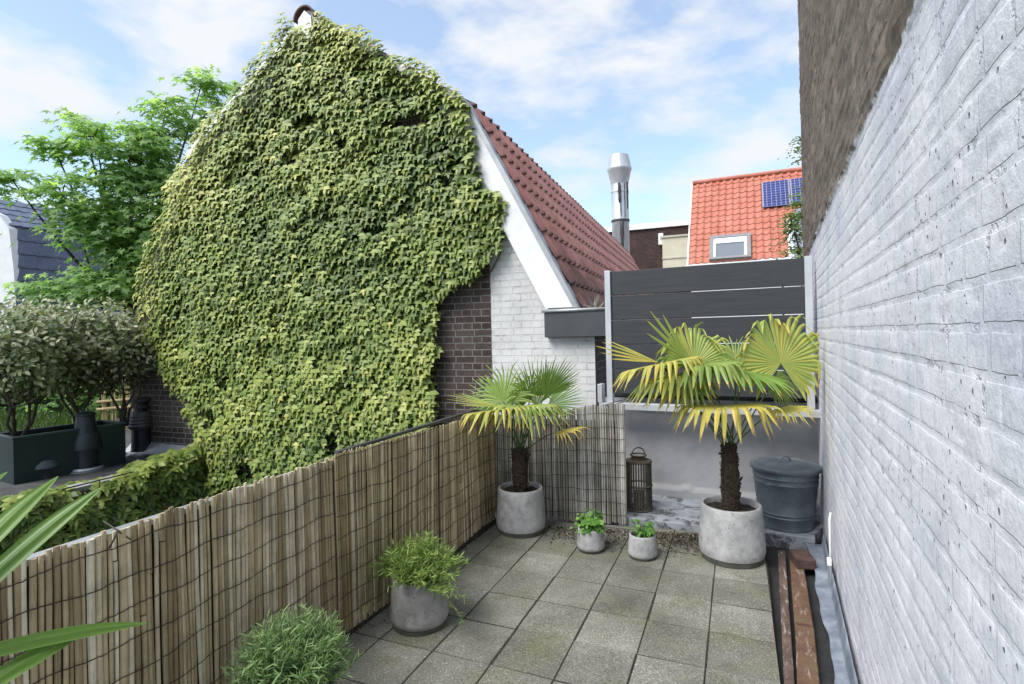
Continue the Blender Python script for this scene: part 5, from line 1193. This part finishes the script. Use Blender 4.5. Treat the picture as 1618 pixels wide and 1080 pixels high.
# ------------------------------------------------------------------ tree generator
def tree(name,base,trunk_top,clumps,nper,size,mat,label,flat=.55,tpl=None,tints=(.5,.2),r0=.12,barkm=bark,droop=.35):
    """clumps: (centre xyz, radius xyz)"""
    base=np.array(base,float);tt=np.array(trunk_top,float)
    tr=empty(name,tuple(base),0,label=label,cat='tree'); mb=MB(); 
    pts=[tuple(base+(tt-base)*t+np.array([math.sin(t*5)*.06,0,0])) for t in np.linspace(0,1,7)]; mb.tube(pts,[r0*(1-.45*t) for t in np.linspace(0,1,7)],10)
    P=[];Nn=[];T=[];ti=[];tw_=[]
    for (c,r) in clumps:
        c=np.array(c);r=np.array(r); st=base+(tt-base)*random.uniform(.55,1.0); mid=(st+c)/2+np.array([0,0,-.12*np.linalg.norm(c-st)])
        pp=[(1-t)**2*st+2*t*(1-t)*mid+t*t*c for t in np.linspace(0,1,7)]; mb.tube([tuple(q) for q in pp],[r0*.36*(1-.8*t) for t in np.linspace(0,1,7)],6)
        nsub=int(5+np.prod(r)**(1/3)*9)
        for j in range(nsub):
            d=RNG.normal(size=3); d/=np.linalg.norm(d); e=c+d*r*RNG.uniform(.45,1.0); 
            q=c+(e-c)*.5+np.array([0,0,.04]); mb.tube([tuple(c),tuple(q),tuple(e)],[r0*.09,r0*.06,r0*.03],4,cap=False)
            m=int(nper*np.prod(r)**(2/3)/nsub*RNG.uniform(.6,1.4)*10)
            rr=np.mean(r)*RNG.uniform(.34,.56); dd=RNG.normal(size=(m,3))*np.array([rr,rr,rr*flat*.6]); 
            dd[:,2]-=droop*(dd[:,0]**2+dd[:,1]**2)/max(rr,.01)*.5
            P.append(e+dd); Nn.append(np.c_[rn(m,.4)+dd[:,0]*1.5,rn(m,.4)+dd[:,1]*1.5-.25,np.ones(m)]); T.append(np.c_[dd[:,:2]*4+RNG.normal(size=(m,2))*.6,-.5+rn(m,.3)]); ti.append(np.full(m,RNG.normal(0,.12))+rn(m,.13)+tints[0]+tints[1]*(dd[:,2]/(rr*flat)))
    mb.build('trunk',barkm,tr,smooth=True)
    P=np.vstack(P);n=len(P); print(name,'leaves',n)
    leaves('crown',P,np.vstack(Nn),np.vstack(T),RNG.uniform(.7,1.25,n)*size,np.concatenate(ti),tpl or tpl_maple(),mat,tr); return tr
random.seed(5)
def CL(px,py,Y,rx,rz,ry=None):
    p=aty(px,py,Y); k=Y/F; return (p,(rx*k,(ry or (rx+rz)/2*1.1)*k,rz*k))
mapc=[CL(150,215,9.6,52,24),CL(85,232,9.6,38,16),CL(130,190,9.9,28,14),CL(318,135,10.6,26,30),CL(262,165,10.3,32,26),CL(320,185,10.6,40,26),CL(205,250,9.9,60,34),CL(265,225,10.3,50,36),CL(240,285,10,58,34),
 CL(20,285,9.2,34,22),CL(98,308,9.3,42,24),CL(120,345,9.4,55,30),CL(175,300,9.8,55,32),CL(190,345,9.8,62,34),CL(245,350,10,56,38),CL(165,380,9.5,42,18),CL(210,395,9.8,62,34),CL(262,395,10.3,42,40),
 CL(60,450,9.2,36,14),CL(110,455,9.3,55,18),CL(175,440,9.6,58,28),CL(235,450,10,42,36),CL(375,150,11.5,18,22),CL(390,175,11.5,24,22),CL(295,300,10.4,40,40),CL(225,205,10,26,18)]
tb_=aty(205,560,10.4)
tree('maple_tree',(tb_[0],tb_[1],-3.2),tuple(aty(212,420,10.4)),mapc,240,.112,maplem,'bright green maple tree rising behind the silver shrubs',r0=.13)
pR_=aty(1262,370,11.5)
tree('garden_tree',(pR_[0]+.4,11.6,-3.2),(pR_[0]+.25,11.6,2.6),[CL(1258,365,11.5,16,24),CL(1262,400,11.5,14,22),CL(1266,330,11.6,14,16),CL(1272,232,11.8,12,20),CL(1250,345,11.4,12,10),CL(1300,300,11.6,24,60)],620,.075,leafmat('light_leaf',[(0,(.07,.13,.03)),(.5,(.16,.25,.07)),(1,(.36,.42,.18))],.35,.5),'light green tree peeping out beside the party wall edge',tpl=tpl_oval(.3),r0=.08)
# ------------------------------------------------------------------ left background
# slate roofed white house
ls=empty('slate_house',(*aty(0,470,14)[:2],-3.2),0,label='white house with blue grey slate mansard roof at the left edge',cat='house')
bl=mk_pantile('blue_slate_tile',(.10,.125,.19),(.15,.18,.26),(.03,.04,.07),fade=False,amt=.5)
YS=14.0; A_=aty(18,470,YS); B_=aty(14,358,YS); w0=np.array([.32,.0,0.])
def quad3(name,pts,mat,par,flip=False):
    mb=MB(); mb.add([tuple(p) for p in pts],[[0,1,2,3] if not flip else [3,2,1,0]]); return mb.build(name,mat,par)
# gable (white) faces us, steep roof slope faces right
g=[aty(-160,560,YS),aty(30,560,YS),aty(22,430,YS),aty(14,360,YS),aty(-2,338,YS),aty(-90,300,YS)]
mb=MB(); V=[tuple(p) for p in g]+[(p[0]-.0,p[1]+.25,p[2]) for p in g]; nn_=len(g); mb.add(V,[list(range(nn_)),list(range(2*nn_-1,nn_-1,-1))]+[[i,nn_+i,nn_+(i+1)%nn_,(i+1)%nn_] for i in range(nn_)]); mb.build('gable',whitepaint,ls)
e0=aty(26,470,YS); k0=aty(14,361,YS); dvs=(k0-e0); dvs[1]=0; Lv=np.linalg.norm(dvs); dvs/=Lv
duS=np.array([.42,.90,0]); duS/=np.linalg.norm(duS); dvs=np.array([-.12,.055,1.0]); dvs/=np.linalg.norm(dvs); nS=np.cross(duS,dvs); nS=nS if nS[0]>0 else -nS
pantiles(e0+np.array([0,-.02,-.3]),duS,dvs,10,6,.27,.37,nS,bl,'roof',ls,amp=.02,step=.03,world=True)
dvu=np.array([-.75,.35,.62]); dvu/=np.linalg.norm(dvu); nU=np.cross(duS,dvu); nU=nU if nU[2]>0 else -nU
topS=e0+np.array([0,-.02,-.3])+dvs*6*.37
pantiles(topS+nS*.05,duS,dvu,10,5,.27,.30,nU,bl,'roof',ls,amp=.008,step=.02,world=True)
mb=MB(); q=[g[1],g[1]+duS*2.6,g[1]+duS*2.6+np.array([0,0,-6]),g[1]+np.array([0,0,-6])]; mb.add([tuple(p) for p in q],[[0,1,2,3]]); mb.build('side_wall',whitepaint,ls)
# white house with arched windows behind the tree
YW=17.0; wh=empty('white_house',(*aty(100,470,YW)[:2],-3.2),0,label='white rendered house with small windows seen through the maple',cat='house')
a=aty(72,360,YW);b=aty(138,360,YW); a0=aty(72,560,YW)[2]
mb=MB(); mb.box(a[0],b[0],YW,YW+4,-3.2,aty(100,388,YW)[2]); mb.build('wall',whitepaint,wh)
mb=MB(); mb.box(a[0]-.1,b[0]+.1,YW-.15,YW+4.1,aty(100,388,YW)[2]+.002,aty(100,380,YW)[2]); mb.build('cornice',whitepaint,wh)
def win(px0,px1,py0,py1,Y,par,arch=False):
    a=aty(px0,py1,Y);b=aty(px1,py0,Y); mb=MB(); fw=.07
    x0,x1,z0,z1=a[0],b[0],a[2],b[2]
    mb.box(x0-fw,x0,Y-.06,Y-.002,z0-fw,z1+fw);mb.box(x1,x1+fw,Y-.06,Y-.002,z0-fw,z1+fw);mb.box(x0,x1,Y-.06,Y-.002,z1,z1+fw);mb.box(x0,x1,Y-.06,Y-.002,z0-fw,z0); w=mb.build('window',whitepaint,par)
    mb=MB(); n=8; pts=[(x0,z0),(x1,z0)]
    if arch: pts+=[((x0+x1)/2+(x1-x0)/2*math.cos(math.pi*i/n),z1-(x1-x0)*.35+(x1-x0)*.35*math.sin(math.pi*i/n)) for i in range(n+1)]
    else: pts+=[(x1,z1),(x0,z1)]
    m=len(pts); V=[(x,Y-.02,z) for x,z in pts]+[(x,Y-.004,z) for x,z in pts]; mb.add(V,[list(range(m)),list(range(2*m-1,m-1,-1))]+[[i,m+i,m+(i+1)%m,(i+1)%m] for i in range(m)]); mb.build('pane',glassm,w)
win(87,106,400,408,YW,wh); win(89,107,416,438,YW,wh,True)
# hedge, cane fence and lawn behind the trough
hg=empty('hedge',(*aty(80,600,11.8)[:2],-.03),0,label='shady green hedge behind the trough on the flat roof',cat='hedge')
n=5200; P=np.c_[RNG.uniform(-14,-8.1,n),RNG.uniform(11.4,12.4,n),RNG.uniform(-.2,2.05,n)+rn(n,.08)]
leaves('foliage',P,np.c_[rn(n,.5),-.6+rn(n,.4),.7+rn(n,.4)],RNG.normal(size=(n,3)),RNG.uniform(.08,.17,n),.35+rn(n,.25),tpl_oval(.3),maplem,hg)
mb=MB(); mb.box(-14,-8.2,11.9,12.1,-.03,1.3); mb.build('core',simple('hedge_core',[(.3,(.01,.018,.006)),(.7,(.025,.04,.012))],5,.9,.5),hg)
n=3500; gx=RNG.uniform(-12,-7.9,n); gy=RNG.uniform(9.2,11.3,n); P=np.c_[gx,gy,np.full(n,-.02)]
tag(leaves('lawn',P,np.c_[rn(n),rn(n),rn(n,.3)],np.c_[rn(n,.3),rn(n,.3),np.ones(n)],RNG.uniform(.08,.2,n),RNG.random(n),tpl_blade(.09),grassm),kind='stuff',label='strip of green grass behind the planter trough',cat='grass')
gx0=aty(160,650,9.4)[0];gx1=aty(216,650,9.4)[0]
cf=empty('cane_fence',((gx0+gx1)/2,9.4,-.03),0,label='small sunlit yellow cane fence between the trough and the gable',cat='fence')
mb=MB(); x=gx0
canem=simple('yellow_cane',[(.3,(.28,.21,.09)),(.7,(.50,.42,.22))],9,.6,.2)
while x<gx1:
    mb.tube([(x,9.4+random.gauss(0,.02),-.03),(x+random.gauss(0,.05),9.4,random.uniform(.9,1.35))],random.uniform(.006,.012),5); x+=random.uniform(.02,.04)
mb.build('canes',canem,cf)
mb=MB()
for z in (.35,.48,.9): mb.tube([(gx0-.05,9.37,z),(gx1+.05,9.37,z+.05)],.022,6)
mb.build('rail',canem,cf)
